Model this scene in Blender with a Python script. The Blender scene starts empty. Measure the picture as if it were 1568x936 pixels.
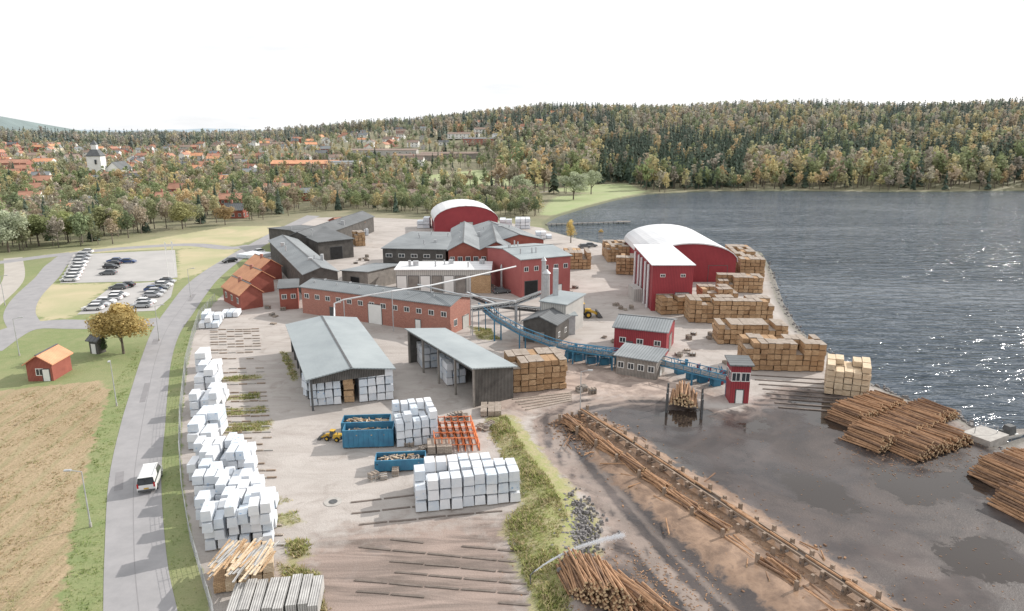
import bpy, math, random
import numpy as np
from mathutils import Vector
R=random.Random(7); NR=np.random.RandomState(11)
# ---------- camera model: drone at 40 m, pitch 14.2 deg; P() turns image pixel coordinates into plan metres ----------
F=1059.; PT=math.radians(14.2); sp,cp=math.sin(PT),math.cos(PT); CH=40.
def P(u,v,z=0.):
    xc=(u-784)/F; yc=(468-v)/F
    d=(xc,cp+yc*sp,-sp+yc*cp); t=(z-CH)/d[2]
    return Vector((d[0]*t,d[1]*t,z))
def poly(pts): return np.array([[P(u,v).x,P(u,v).y] for u,v in pts])
def sdf(pl,X,Y,closed=True):
    X=np.asarray(X,float);Y=np.asarray(Y,float)
    dmin=np.full(X.shape,1e18);ins=np.zeros(X.shape,bool);n=len(pl)
    for i in range(n if closed else n-1):
        x0,y0=pl[i];x1,y1=pl[(i+1)%n];dx,dy=x1-x0,y1-y0
        t=np.clip(((X-x0)*dx+(Y-y0)*dy)/(dx*dx+dy*dy+1e-12),0,1)
        dmin=np.minimum(dmin,(X-x0-t*dx)**2+(Y-y0-t*dy)**2)
        if closed:
            c=((y0>Y)!=(y1>Y)); xi=x0+(Y-y0)*dx/(dy if abs(dy)>1e-9 else 1e-9)
            ins^=(c&(X<xi))
    d=np.sqrt(dmin)
    return np.where(ins,d,-d) if closed else d
LAKE=poly([(2600,289),(1568,291),(1400,293),(1200,291),(1080,292),(990,296),(940,305),(890,318),(850,330),(832,340),(836,352),(880,364),(930,374),(1000,377),(1100,377),(1160,385),(1176,415),(1190,460),(1212,500),(1265,542),(1330,588),(1400,617),(1450,628),(1488,656),(1530,690),(1580,672),(1900,620),(5000,560)])
AZ=[(-.95,26),(-.74,20),(-.55,12),(-.363,16),(-.221,34),(-.079,49),(.062,66),(.204,60),(.346,67),(.5,60),(.74,62),(1.0,60)]
def sm(t): t=np.clip(t,0,1); return t*t*(3-2*t)
def H(x,y):
    x=np.asarray(x,float);y=np.asarray(y,float)
    az=x/np.maximum(y,1.); r=np.sqrt(x*x+y*y)
    rh=np.interp(az,[a for a,b in AZ],[b for a,b in AZ])
    ld=sdf(LAKE,x,y)
    h=rh*sm((r-470)/780.)*np.clip(-ld/60.,0,1)
    h+=2.0*sm((r-480)/100.)*np.sin(x/47.+1)*np.sin(y/61.)*np.clip(-ld/60.,0,1)
    h=h*(1-.45*sm((r-1350)/900.))
    return np.where(ld>0,np.maximum(-5,-ld*.4),h)
def G(u,v):
    d=P(u,v,-50)-Vector((0,0,CH)); d.normalize(); c=Vector((0,0,CH)); t=30.
    while t<4000:
        p=c+d*t
        if p.z<=float(H(p.x,p.y)): break
        t+=2+t*.004
    return p
# ---------- materials ----------
def nt(m):
    m.use_nodes=True; t=m.node_tree; return t,t.nodes,t.links,t.nodes['Principled BSDF']
def rgb(c): return (c[0],c[1],c[2],1)
def mat(name,c1,c2=None,scale=1.,rough=.75,bump=.0,metal=0.,pat=None,pw=.3,c3=None,spec=.3,pf=None):
    m=bpy.data.materials.new(name); t,N,L,B=nt(m)
    if c2 is None: c2=tuple(x*.72 for x in c1)
    tc=N.new('ShaderNodeTexCoord'); n=N.new('ShaderNodeTexNoise'); n.inputs['Scale'].default_value=scale
    n.inputs['Detail'].default_value=5; n.inputs['Roughness'].default_value=.65
    L.new(tc.outputs['Object'],n.inputs['Vector'])
    r=N.new('ShaderNodeMapRange'); r.inputs[1].default_value=.32; r.inputs[2].default_value=.68
    L.new(n.outputs['Fac'],r.inputs[0])
    mx=N.new('ShaderNodeMix'); mx.data_type='RGBA'; mx.inputs[6].default_value=rgb(c1); mx.inputs[7].default_value=rgb(c2)
    L.new(r.outputs[0],mx.inputs[0]); col=mx.outputs[2]; hgt=n.outputs['Fac']
    if pat in('ribs','boards'):
        uv=N.new('ShaderNodeUVMap'); w=N.new('ShaderNodeTexWave'); w.inputs['Scale'].default_value=.314/pw
        w.inputs['Distortion'].default_value=.0 if pat=='ribs' else .6; L.new(uv.outputs[0],w.inputs['Vector'])
        rr=N.new('ShaderNodeMapRange'); rr.inputs[1].default_value=.0; rr.inputs[2].default_value=.35; L.new(w.outputs['Fac'],rr.inputs[0])
        m2=N.new('ShaderNodeMix'); m2.data_type='RGBA'; m2.blend_type='MULTIPLY'; m2.inputs[0].default_value=pf if pf is not None else (.35 if pat=='ribs' else .7)
        L.new(col,m2.inputs[6]); L.new(rr.outputs[0],m2.inputs[7]); col=m2.outputs[2]; hgt=w.outputs['Fac']
    if pat in('brick','timber'):
        uv=N.new('ShaderNodeUVMap'); b=N.new('ShaderNodeTexBrick'); L.new(uv.outputs[0],b.inputs['Vector'])
        b.inputs['Scale'].default_value=1; b.inputs['Brick Width'].default_value=pw*2.4; b.inputs['Row Height'].default_value=pw
        b.inputs['Mortar Size'].default_value=pw*.13; b.inputs['Mortar'].default_value=rgb(c3 or tuple(x*.35 for x in c1))
        L.new(col,b.inputs['Color1']); b.inputs['Color2'].default_value=rgb(tuple(x*.8 for x in c2)); col=b.outputs['Color']
    if pat=='wrap':
        uv=N.new('ShaderNodeUVMap'); v=N.new('ShaderNodeTexVoronoi'); v.inputs['Scale'].default_value=1.1; L.new(uv.outputs[0],v.inputs['Vector'])
        rr=N.new('ShaderNodeMapRange'); rr.inputs[1].default_value=.1; rr.inputs[2].default_value=.18; L.new(v.outputs['Distance'],rr.inputs[0])
        m2=N.new('ShaderNodeMix'); m2.data_type='RGBA'; m2.inputs[6].default_value=rgb(c3); L.new(rr.outputs[0],m2.inputs[0]); L.new(col,m2.inputs[7]); col=m2.outputs[2]
    L.new(col,B.inputs['Base Color']); B.inputs['Roughness'].default_value=rough; B.inputs['Metallic'].default_value=metal
    B.inputs['Specular IOR Level'].default_value=spec
    if bump>0:
        bp=N.new('ShaderNodeBump'); bp.inputs['Strength'].default_value=bump; bp.inputs['Distance'].default_value=.08
        L.new(hgt,bp.inputs['Height']); L.new(bp.outputs[0],B.inputs['Normal'])
    return m
M={}
M['roof_blue']=mat('pale_sheet_roof',(.37,.41,.42),(.28,.315,.33),.15,.5,.3,.0,'ribs',.5)
M['roof_grey']=mat('grey_sheet_roof',(.29,.31,.32),(.18,.195,.205),.09,.6,.3,.0,'ribs',.5)
M['roof_dark']=mat('dark_felt_roof',(.17,.178,.185),(.11,.117,.12),.15,.7,.1,0,'ribs',.9)
M['roof_white']=mat('white_membrane_roof',(.74,.74,.745),(.62,.63,.645),.1,.5,.1,0,'ribs',2.5,pf=.12)
M['roof_tile']=mat('orange_tile_roof',(.72,.38,.22),(.56,.27,.16),.4,.8,.4,0,'ribs',.4,pf=.25)
M['roof_tile2']=mat('faded_tile_roof',(.50,.27,.19),(.38,.20,.14),.3,.8,.4,0,'ribs',.4,pf=.25)
M['roof_brown']=mat('brown_tile_roof',(.32,.24,.20),(.23,.18,.15),.5,.8,.4,0,'ribs',.4)
M['brick']=mat('red_brick',(.47,.20,.15),(.36,.14,.105),.35,.85,.1,0,'brick',.12,(.36,.23,.19))
M['red']=mat('red_sheet_wall',(.33,.05,.06),(.26,.038,.048),.2,.5,.3,0,'ribs',.35)
M['redfade']=mat('faded_red_sheet_wall',(.43,.14,.13),(.35,.10,.095),.2,.6,.3,0,'ribs',.35)
M['falu']=mat('falu_red_boards',(.36,.12,.09),(.27,.085,.065),.5,.85,.3,0,'boards',.22,pf=.4)
M['dwood']=mat('weathered_boards',(.15,.14,.13),(.085,.08,.075),.6,.9,.4,0,'boards',.25)
M['gwood']=mat('grey_boards',(.36,.33,.30),(.24,.22,.20),.7,.9,.4,0,'boards',.25)
M['paleboards']=mat('pale_grey_boards',(.56,.55,.53),(.36,.35,.34),.7,.9,.4,0,'boards',.2,pf=.6)
M['lightwall']=mat('light_grey_wall',(.52,.51,.48),(.42,.41,.39),.3,.7,.2,0,'ribs',.5)
M['white']=mat('white_paint',(.78,.78,.76),(.68,.68,.66),.4,.6)
M['cream']=mat('cream_plaster',(.64,.58,.44),(.56,.5,.38),.4,.8)
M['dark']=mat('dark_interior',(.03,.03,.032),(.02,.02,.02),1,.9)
M['glass']=mat('window_glass',(.05,.06,.07),(.03,.035,.04),.5,.12,spec=.6)
M['concrete']=mat('concrete',(.45,.43,.40),(.32,.30,.28),1.2,.9,.3)
M['steel']=mat('galvanised_steel',(.50,.51,.52),(.38,.39,.40),1.5,.4,.1,.3)
M['dsteel']=mat('dark_steel',(.11,.115,.12),(.07,.07,.07),2,.5)
M['blue']=mat('blue_painted_steel',(.06,.23,.36),(.05,.15,.25),.8,.45,.1)
M['orange']=mat('orange_painted_steel',(.75,.24,.09),(.62,.18,.07),1,.5)
M['yellow']=mat('yellow_painted_steel',(.62,.39,.05),(.48,.29,.04),1,.45)
M['rubber']=mat('tyre_rubber',(.03,.03,.03),(.02,.02,.02),2,.9)
M['wrap']=mat('white_timber_wrap',(.66,.68,.71),(.56,.60,.65),1.2,.42,.7,0,'wrap',c3=(.42,.52,.64))
M['wrap2']=mat('blue_white_timber_wrap',(.50,.57,.65),(.64,.67,.70),1.3,.42,.7,0,'wrap',c3=(.28,.40,.56))
M['wrap3']=mat('white_top_wrap',(.74,.75,.77),(.66,.68,.71),.9,.4,.7,0,'wrap',c3=(.6,.65,.7))
M['timber']=mat('sawn_timber',(.70,.50,.31),(.54,.36,.21),.5,.85,.2,0,'timber',.14,(.20,.12,.065))
M['timber2']=mat('sawn_timber_dark',(.57,.38,.22),(.44,.28,.155),.5,.85,.2,0,'timber',.16,(.16,.09,.05))
M['timber_old']=mat('weathered_timber',(.50,.44,.38),(.35,.30,.25),.5,.9,.3,0,'timber',.2,(.22,.17,.14))
M['timber_pale']=mat('pale_timber',(.80,.68,.52),(.70,.56,.40),.8,.85,.2,0,'timber',.14,(.42,.3,.18))
M['bark']=mat('log_bark',(.27,.165,.105),(.14,.085,.058),2.2,.9,.5)
M['bark2']=mat('log_bark_orange',(.45,.27,.16),(.26,.15,.085),1.6,.9,.5)
M['logend']=mat('log_end',(.70,.53,.34),(.53,.38,.22),3,.9)
M['rock']=mat('grey_rock',(.25,.24,.235),(.14,.13,.13),2,.9,.5)
M['debris']=mat('bark_debris',(.30,.20,.135),(.17,.11,.075),1.5,.95,.5)
M['plank']=mat('wet_planks',(.20,.165,.145),(.12,.10,.085),1.,.8,.3)
M['plank2']=mat('brown_planks',(.32,.245,.19),(.19,.145,.11),1.,.8,.3)
M['trail']=mat('asphalt_pale',(.33,.32,.325),(.265,.26,.265),.35,.85,.1)
M['patch']=mat('asphalt_repair',(.25,.24,.245),(.21,.205,.21),.8,.85,.1)
M['gravelroad']=mat('gravel',(.44,.41,.37),(.37,.34,.31),.3,.9,.2)
M['lot']=mat('parking_gravel',(.44,.425,.41),(.36,.35,.34),.12,.9,.1)
M['paint']=mat('road_paint',(.7,.7,.68),(.5,.5,.48),2,.7)
M['trunk']=mat('tree_bark',(.18,.15,.12),(.10,.085,.07),2,.95,.4)
def folmat():
    m=bpy.data.materials.new('foliage'); t,N,L,B=nt(m)
    a=N.new('ShaderNodeAttribute'); a.attribute_name='Col'
    L.new(a.outputs['Color'],B.inputs['Base Color']); B.inputs['Roughness'].default_value=.85; B.inputs['Specular IOR Level'].default_value=.12
    tr=N.new('ShaderNodeBsdfTranslucent'); L.new(a.outputs['Color'],tr.inputs[0]); ms=N.new('ShaderNodeMixShader'); ms.inputs[0].default_value=.3
    L.new(B.outputs[0],ms.inputs[1]); L.new(tr.outputs[0],ms.inputs[2]); L.new(ms.outputs[0],N['Material Output'].inputs[0])
    return m
M['fol']=folmat()
# ---------- mesh builder ----------
COL=bpy.context.scene.collection
class MB:
    def __init__(s,*mats): s.v=[];s.f=[];s.m=[];s.mats=list(mats)
    def mi(s,m):
        if m not in s.mats: s.mats.append(m)
        return s.mats.index(m)
    def face(s,pts,m):
        b=len(s.v); s.v+=[tuple(p) for p in pts]; s.f.append(tuple(range(b,b+len(pts)))); s.m.append(s.mi(m))
    def hexa(s,lo,hi,m,mt=None,bottom=True):
        b=len(s.v); s.v+=[tuple(p) for p in lo]+[tuple(p) for p in hi]; n=len(lo); k=s.mi(m)
        for i in range(n):
            j=(i+1)%n; s.f.append((b+i,b+j,b+n+j,b+n+i)); s.m.append(k)
        s.f.append(tuple(b+n+i for i in range(n))); s.m.append(s.mi(mt or m))
        if bottom: s.f.append(tuple(b+n-1-i for i in range(n))); s.m.append(k)
    def box(s,c,sz,a=0.,m='white',mt=None,taper=0.):
        x,y,z=c; w,d,h=sz[0]/2,sz[1]/2,sz[2]; ca,sa=math.cos(a),math.sin(a)
        q=lambda px,py,pz:(x+px*ca-py*sa,y+px*sa+py*ca,z+pz)
        lo=[q(-w,-d,0),q(w,-d,0),q(w,d,0),q(-w,d,0)]; w-=taper;d-=taper
        s.hexa(lo,[q(-w,-d,h),q(w,-d,h),q(w,d,h),q(-w,d,h)],m,mt)
    def cyl(s,p0,p1,r0,r1=None,n=8,m='steel',mc=None):
        if r1 is None:r1=r0
        p0=Vector(p0);p1=Vector(p1); d=(p1-p0).normalized(); a=d.orthogonal().normalized(); b=d.cross(a)
        lo=[p0+(a*math.cos(t)+b*math.sin(t))*r0 for t in [i*2*math.pi/n for i in range(n)]]
        hi=[p1+(a*math.cos(t)+b*math.sin(t))*r1 for t in [i*2*math.pi/n for i in range(n)]]
        s.hexa(lo,hi,m,mc or m)
        if mc: s.m[-1]=s.mi(mc)
    def beam(s,p0,p1,w,h,m):
        p0=Vector(p0);p1=Vector(p1); d=(p1-p0).normalized(); a=d.cross(Vector((0,0,1)))
        a=(a.normalized() if a.length>1e-3 else Vector((1,0,0))); b=a.cross(d).normalized()
        q=lambda p:[p-a*w/2-b*h/2,p+a*w/2-b*h/2,p+a*w/2+b*h/2,p-a*w/2+b*h/2]
        s.hexa(q(p0),q(p1),m)
    def build(s,name,smooth=False):
        me=bpy.data.meshes.new(name); me.from_pydata(s.v,[],s.f)
        for m in s.mats: me.materials.append(M[m])
        me.polygons.foreach_set('material_index',s.m)
        uv=me.uv_layers.new(name='UVMap'); out=[]
        V=s.v
        for f in s.f:
            p=[V[i] for i in f]
            ax,ay,az=[p[1][k]-p[0][k] for k in range(3)]; bx,by,bz=[p[-1][k]-p[0][k] for k in range(3)]
            nx,ny,nz=ay*bz-az*by,az*bx-ax*bz,ax*by-ay*bx; l=math.sqrt(nx*nx+ny*ny+nz*nz) or 1; nx/=l;ny/=l;nz/=l
            if abs(nz)>.995:
                l=math.sqrt(ax*ax+ay*ay) or 1; t=(ax/l,ay/l,0)
            else:
                l=math.sqrt(nx*nx+ny*ny); t=(-ny/l,nx/l,0)
            w=(ny*t[2]-nz*t[1],nz*t[0]-nx*t[2],nx*t[1]-ny*t[0])
            for q in p: out+= [q[0]*t[0]+q[1]*t[1], q[0]*w[0]+q[1]*w[1]+q[2]*w[2]]
        uv.data.foreach_set('uv',out)
        me.update(); o=bpy.data.objects.new(name,me); COL.objects.link(o); return o
# ---------- buildings ----------
def core(name,a,ex,ey,W,D,z,rise,kind,wm,rm,ov=.4,base=0.,opn='',wins=(),doors=(),extra=None,th=.18,post='dsteel'):
    mb=MB(wm,rm)
    def Lp(x,y,zz): p=a+ex*x+ey*y; return Vector((p.x,p.y,base+zz))
    if kind=='y': prof=[(0,z),(W/2,z+rise),(W,z)];ax='x'
    elif kind=='x': prof=[(0,z),(D/2,z+rise),(D,z)];ax='y'
    elif kind=='mx': prof=[(0,z),(W,z+rise)];ax='x'
    elif kind=='my': prof=[(0,z),(D,z+rise)];ax='y'
    elif kind=='yy': prof=[(0,z),(W/4,z+rise),(W/2,z+.2),(3*W/4,z+rise),(W,z)];ax='x'
    else:
        n=14; prof=[(W*(.5-.5*math.cos(math.pi*i/n)),z+rise*math.sin(math.pi*i/n)) for i in range(n+1)];ax='x'
    SP=W if ax=='x' else D; LN=D if ax=='x' else W
    Q=(lambda s_,l_,zz:Lp(s_,l_,zz)) if ax=='x' else (lambda s_,l_,zz:Lp(l_,s_,zz))
    for i in range(len(prof)-1):
        (s0,z0),(s1,z1)=prof[i],prof[i+1]
        lo=[Q(s0,0,z0),Q(s1,0,z1),Q(s1,LN,z1),Q(s0,LN,z0)]
        hi=[p+Vector((0,0,th)) for p in lo]; mb.hexa(lo,hi,rm)
    if kind in('y','x','yy'):
        for i in range(1,len(prof)-1):
            if prof[i][1]>z+.5: mb.beam(Q(prof[i][0],-.02,prof[i][1]+th),Q(prof[i][0],LN+.02,prof[i][1]+th),.35,.08,'dsteel' if rm!='roof_white' else 'roof_white')
    def pz(s_):
        return float(np.interp(s_,[q[0] for q in prof],[q[1] for q in prof]))-.005
    ss=[ov]+[q[0] for q in prof if ov<q[0]<SP-ov]+[SP-ov]
    ends={('x',0):'F',('x',1):'B',('y',0):'L',('y',1):'R'}
    for e in (0,1):
        l=ov if e==0 else LN-ov; side=ends[(ax,e)]
        if side in opn: 
            pts=[Q(SP-ov,l,pz(SP-ov)-1.),Q(ov,l,pz(ov)-1.)]+[Q(s_,l,pz(s_)) for s_ in ss]
            mb.face(pts,wm); continue
        mb.face([Q(ov,l,0),Q(SP-ov,l,0)]+[Q(s_,l,pz(s_)) for s_ in reversed(ss)],wm)
    for e,s_ in ((0,ov),(1,SP-ov)):
        side={('x',0):'L',('x',1):'R',('y',0):'F',('y',1):'B'}[(ax,e)]
        zt=pz(s_)
        if side in opn:
            n=max(2,int(LN/5)); 
            for i in range(n+1):
                p=Q(s_,ov+(LN-2*ov)*i/n,0); mb.box(p,(.3,.3,zt),math.atan2(ex.y,ex.x),post)
            mb.beam(Q(s_,ov,zt-.25),Q(s_,LN-ov,zt-.25),.2,.45,wm); continue
        mb.face([Q(s_,ov,0),Q(s_,LN-ov,0),Q(s_,LN-ov,zt),Q(s_,ov,zt)],wm)
    def side(sd):
        if sd=='F': return Lp(ov,ov,0),ex,-ey,W-2*ov
        if sd=='R': return Lp(W-ov,ov,0),ey,ex,D-2*ov
        return Lp(ov,D-ov,0),-ey,-ex,D-2*ov
    def panel(o,dr,nn,x,zz,w,h,m,off,t=.04):
        lo=[o+dr*(x-w/2)+nn*(off-.1),o+dr*(x+w/2)+nn*(off-.1),o+dr*(x+w/2)+nn*off,o+dr*(x-w/2)+nn*off]
        lo=[p+Vector((0,0,zz)) for p in lo]; mb.hexa(lo,[p+Vector((0,0,h)) for p in lo],m)
    for sd,n,zb,w,h in wins:
        o,dr,nn,ln=side(sd)
        for i in range(n):
            x=ln*(i+.5)/n
            panel(o,dr,nn,x,zb-.12,w+.24,h+.24,'white',.04); panel(o,dr,nn,x,zb,w,h,'glass',.07)
            panel(o,dr,nn,x,zb,.07,h,'white',.09)
    for sd,fx,w,h,m in doors:
        o,dr,nn,ln=side(sd); panel(o,dr,nn,ln*fx,0.02,w+.3,h+.15,'dsteel',.04); panel(o,dr,nn,ln*fx,0.02,w,h,m,.08)
    if extra: extra(mb,Lp,W,D)
    return mb.build(name)
def bld(name,A,B,C,z,rise,kind,wm,rm,**k):
    a=P(*A,z);b=P(*B,z);c=P(*C,z); a.z=b.z=c.z=0
    ex=(b-a).normalized(); ey=Vector((-ex.y,ex.x,0)); W=(b-a).length; D=(c-a).dot(ey)
    return core(name,a,ex,ey,W,max(D,2),z,rise,kind,wm,rm,**k)
def chim(x,y,z0,h,w=.7,m='brick'):
    def f(mb,Lp,W,D): mb.box(Lp(x*W,y*D,z0),(w,w,h),0,m)
    return f
bld('open_timber_shed',(468,584),(606,566),(549,487),5.0,1.0,'y','dwood','roof_blue',opn='FL',ov=.8)
bld('open_timber_shed',(723,566),(793,552),(698,492),6.2,-1.1,'mx','dwood','roof_blue',opn='L',ov=.5,post='gwood')
def vents(mb,Lp,W,D):
    for i in range(5):
        mb.box(Lp(W*(.1+.18*i),D*.5,6.2),(.6,.6,1.2),.4,'steel')
    for i in range(6): mb.cyl(Lp(W*(.06+.16*i),D*.3,6),Lp(W*(.06+.16*i),D*.3,7.3),.15,m='steel')
def rvents(n,z,m='steel'):
    def f(mb,Lp,W,D):
        r=random.Random(int(W*10))
        for i in range(n):
            x,y=r.uniform(.1,.9),r.uniform(.2,.8)
            if r.random()<.5: mb.box(Lp(W*x,D*y,z-.6),(r.uniform(.6,1.6),r.uniform(.6,1.2),r.uniform(1.2,2)),.1,m)
            else: mb.cyl(Lp(W*x,D*y,z-.6),Lp(W*x,D*y,z+1.2),.18,m=m)
    return f
bld('brick_factory_building',(457,440),(690,470),(718,455),6,1.1,'x','brick','roof_grey',wins=[('F',13,3.7,1.1,.9),('R',2,1.5,1.1,1.2)],doors=[('F',.52,3.4,4.2,'white'),('F',.22,1.2,2.2,'dsteel'),('F',.80,1.2,2.2,'white'),('R',.75,2.4,2.6,'lightwall')],extra=vents)
bld('brick_annex',(424,443),(458,441),(457,428),5,.1,'my','falu','roof_dark',wins=[('F',2,2.6,.9,.9)])
bld('dark_warehouse',(433,366),(478,367),(510,331),6,2.2,'y','dwood','roof_dark',wins=[('F',4,1.6,.9,1.1)],doors=[('F',.8,2.4,3,'lightwall')],extra=rvents(4,7))
bld('dark_warehouse',(486,372),(543,366),(520,340),6,1.5,'x','dwood','roof_dark',doors=[('F',.5,4,4,'dark')],extra=rvents(3,7))
bld('long_warehouse',(463,422),(520,417),(517,362),6,1.5,'y','dwood','roof_grey',wins=[('F',3,1.8,.9,1.1)],doors=[('F',.8,3,3.6,'white')],extra=rvents(5,7))
bld('lean_to_shed',(520,415),(563,422),(552,400),4,.8,'mx','gwood','roof_grey',doors=[('F',.5,3,2.8,'dark')])
bld('sorting_hall',(583,381),(684,383),(678,356),8,.5,'x','dwood','roof_grey',doors=[('F',.8,6,5,'lightwall'),('F',.2,4,4,'dark')],wins=[('F',5,5.7,1.6,.8)],extra=rvents(6,8.4))
bld('sawmill_hall',(684,385),(785,384),(775,350),8,2.4,'yy','falu','roof_grey',wins=[('F',8,5.2,1.1,1.1)],doors=[('F',.35,4,4,'dark')],extra=rvents(6,9))
bld('sawmill_hall',(755,372),(835,368),(815,345),8.5,2,'y','falu','roof_grey',wins=[('F',4,5,1,1)],extra=rvents(4,9.5))
bld('sawmill_tower_building',(797,399),(877,392),(862,370),9.5,1.2,'x','redfade','roof_blue',wins=[('F',5,6.6,1,1)],doors=[('F',.2,3.4,4,'dark'),('F',.75,2,2.4,'white')],extra=rvents(7,10.4))
bld('drying_kiln_building',(603,414),(753,414),(747,403),6,.3,'my','lightwall','roof_white',doors=[('F',.06+.125*i,2.4,4.4,'gwood' if i%2 else 'white') for i in range(6)]+[('F',.9,5,4.6,'timber')],extra=rvents(9,6.4))
bld('arched_hall',(664,340),(764,338),(750,326),5,6.,'arch','red','roof_white',doors=[('F',.5,5,4.5,'lightwall')])
bld('arched_storage_hall',(990,402),(1130,402),(1112,368),5.5,5.,'arch','red','roof_white',doors=[('F',.8,5,4.5,'red')],th=.3)
def pipes(mb,Lp,W,D):
    for i,f in enumerate((.15,.3,.5,.65,.85)):
        mb.cyl(Lp(.05,D*f,0),Lp(.05,D*f,10.2),.28,m='roof_white')
    mb.box(Lp(-1.2,D*.5,0),(2,6,3),.1,'lightwall')
bld('boiler_house',(998,407),(1066,407),(1056,379),10.6,.6,'my','red','roof_white',wins=[('F',2,8.0,.9,.5)],doors=[('F',.75,3.,4.2,'lightwall')],extra=pipes)
bld('red_shed',(937,502),(1024,511),(1031,489),4.6,1.2,'x','red','roof_grey',doors=[('R',.5,2.8,3,'gwood'),('F',.3,1,2.1,'dsteel')],wins=[('F',3,2,1,.8)])
bld('wooden_shed',(797,493),(853,500),(867,484),4.,1.4,'y','dwood','roof_dark',doors=[('F',.5,2,2.3,'gwood')],wins=[('R',2,1.4,.8,.8)])
bld('workshop_building',(825,462),(868,468),(868,450),6.5,.4,'my','lightwall','roof_blue',wins=[('F',3,3.6,1,1)],doors=[('F',.3,2.5,3,'dsteel')],extra=chim(.15,.6,6,6.5,1.1,'steel'))
bld('machine_shed',(835,486),(885,484),(883,471),4,.3,'my','steel','roof_blue',doors=[('F',.3,3,3,'dark')])
bld('grey_cabin',(939,545),(1008,556),(1017,540),3.2,.6,'my','gwood','roof_grey',wins=[('F',4,1.3,.9,.9)],doors=[('R',.5,1,2,'white')])
bld('control_cabin',(1118,561),(1156,562),(1153,549),6.,.3,'my','red','roof_dark',base=0,wins=[('F',2,3.6,1.1,1.2),('L',2,3.6,.9,1.2)],doors=[('F',.5,1,2.1,'white')])
for (A,B,C,) in (((338,440),(366,454),(382,438)),((356,421),(382,432),(397,417)),((374,404),(398,413),(409,400))):
    bld('red_cottage',A,B,C,3.4,2.3,'x','falu','roof_tile',ov=.35,wins=[('F',3,1.3,1,1.2),('L',2,1.3,1,1.2)],extra=chim(.5,.45,5,1.6,.7,'brick'))
bld('red_cottage',(33,561),(80,560),(84,542),2.8,1.6,'y','falu','roof_tile',wins=[('F',1,1.1,1,1)],doors=[('F',.75,1,2,'white')])
bld('garden_shed',(130,523),(148,525),(154,518),2.4,.8,'x','dwood','roof_dark',doors=[('F',.5,1,1.9,'white')])
bld('red_barn',(520,344),(560,341),(558,334),5,1.8,'x','falu','roof_tile2',wins=[('F',4,2,1,1)])
# ---------- timber stacks ----------
def stack(name,A,B,depth,tiers,m,cw=1.3,th=1.15,pl=5.2,drop=.12,m2=None,cover=None,z0=.15,jit=.05,seed=0):
    r=random.Random(int(A[0]*13+A[1]*7+seed)); a=P(*A);b=P(*B); ex=(b-a).normalized(); ey=Vector((-ex.y,ex.x,0)); W=(b-a).length
    nc=max(1,round(W/cw)); nd=max(1,round(depth/pl)); cw=W/nc; dp=depth/nd; mb=MB(m); ang=math.atan2(ex.y,ex.x)
    for i in range(nc):
        for j in range(nd):
            t=tiers-(1 if r.random()<drop else 0)-(1 if r.random()<drop*.3 else 0)
            for k in range(max(1,t)):
                c=a+ex*(cw*(i+.5)+r.uniform(-jit,jit))+ey*(dp*(j+.5)+r.uniform(-jit,jit)*4)
                mm=m2 if (m2 and r.random()<.35) else m
                if 'wrap' in m and r.random()<.3: mm='wrap3'
                zz=z0+k*(th+.1)
                mb.box((c.x,c.y,zz),(cw-.06-r.random()*.08,dp-.15-r.random()*.3,th*r.uniform(.9,1)),ang+r.uniform(-.025,.025),mm,taper=.05 if 'wrap' in m else 0)
                if k==0 or 'wrap' not in m:
                    for q in (-.35,.35):
                        cc=c+ey*(dp*q); mb.box((cc.x,cc.y,zz-.11),(cw,.12,.1),ang,'timber_old')
                if k==t-1 and cover and r.random()<.85:
                    mb.box((c.x,c.y,zz+th+.01),(cw*.98,dp-.2,.06),ang+r.uniform(-.03,.03),cover)
    return mb.build(name)
W='wrapped_timber_stack'
for a in (((304,505),(335,503),9,2),((337,488),(364,487),4,1),((299,572),(317,571),4,3),((298,600),(331,598),6,3),((291,640),(334,637),8,3),((289,690),(327,688),7,3)):
    stack(W,a[0],a[1],a[2],a[3],'wrap',m2='wrap2',drop=.4,jit=.12,pl=3.,cw=1.3,th=1.05)
for a in (((289,738),(380,732),5.5,3),((296,778),(388,770),4.5,3),((302,812),(416,803),4.5,3),((314,848),(420,834),4.5,4)):
    stack(W,a[0],a[1],a[2],a[3],'wrap',m2='wrap2',drop=.4,jit=.14,pl=2.4,cw=1.15,th=1.05)
stack(W,(637,787),(798,771),6,3,'wrap',m2='wrap2',cw=1.3,th=1.15,drop=.2,pl=2.)
stack(W,(608,688),(672,680),5.5,4,'wrap',m2='wrap2',cw=1.1,th=1.05,drop=.3,pl=1.9)
stack(W,(474,625),(524,620),4,3,'wrap',m2='wrap2',drop=.1,pl=4)
stack(W,(551,618),(604,612),6,4,'wrap',m2='wrap2',drop=.1,pl=3)
stack(W,(462,606),(473,612),12,3,'wrap',m2='wrap2',drop=.2,pl=3)
stack(W,(647,566),(672,563),5,3,'wrap',m2='wrap2',drop=.1,pl=3)
stack(W,(684,592),(714,588),6,3,'wrap2',m2='wrap',drop=.1,pl=3)
stack(W,(638,350),(658,350),6,3,'wrap',cw=2.5,th=1.4); stack(W,(765,352),(784,352),8,3,'wrap',cw=2.5,th=1.3); stack(W,(789,351),(812,351),8,3,'wrap',cw=2.5,th=1.3)
stack(W,(820,366),(845,366),5,2,'wrap2',cw=2); stack(W,(395,398),(420,392),9,1,'wrap',cw=2.2,drop=.4); stack(W,(545,362),(565,361),8,2,'wrap')
T='sawn_timber_stack'; 
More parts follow.
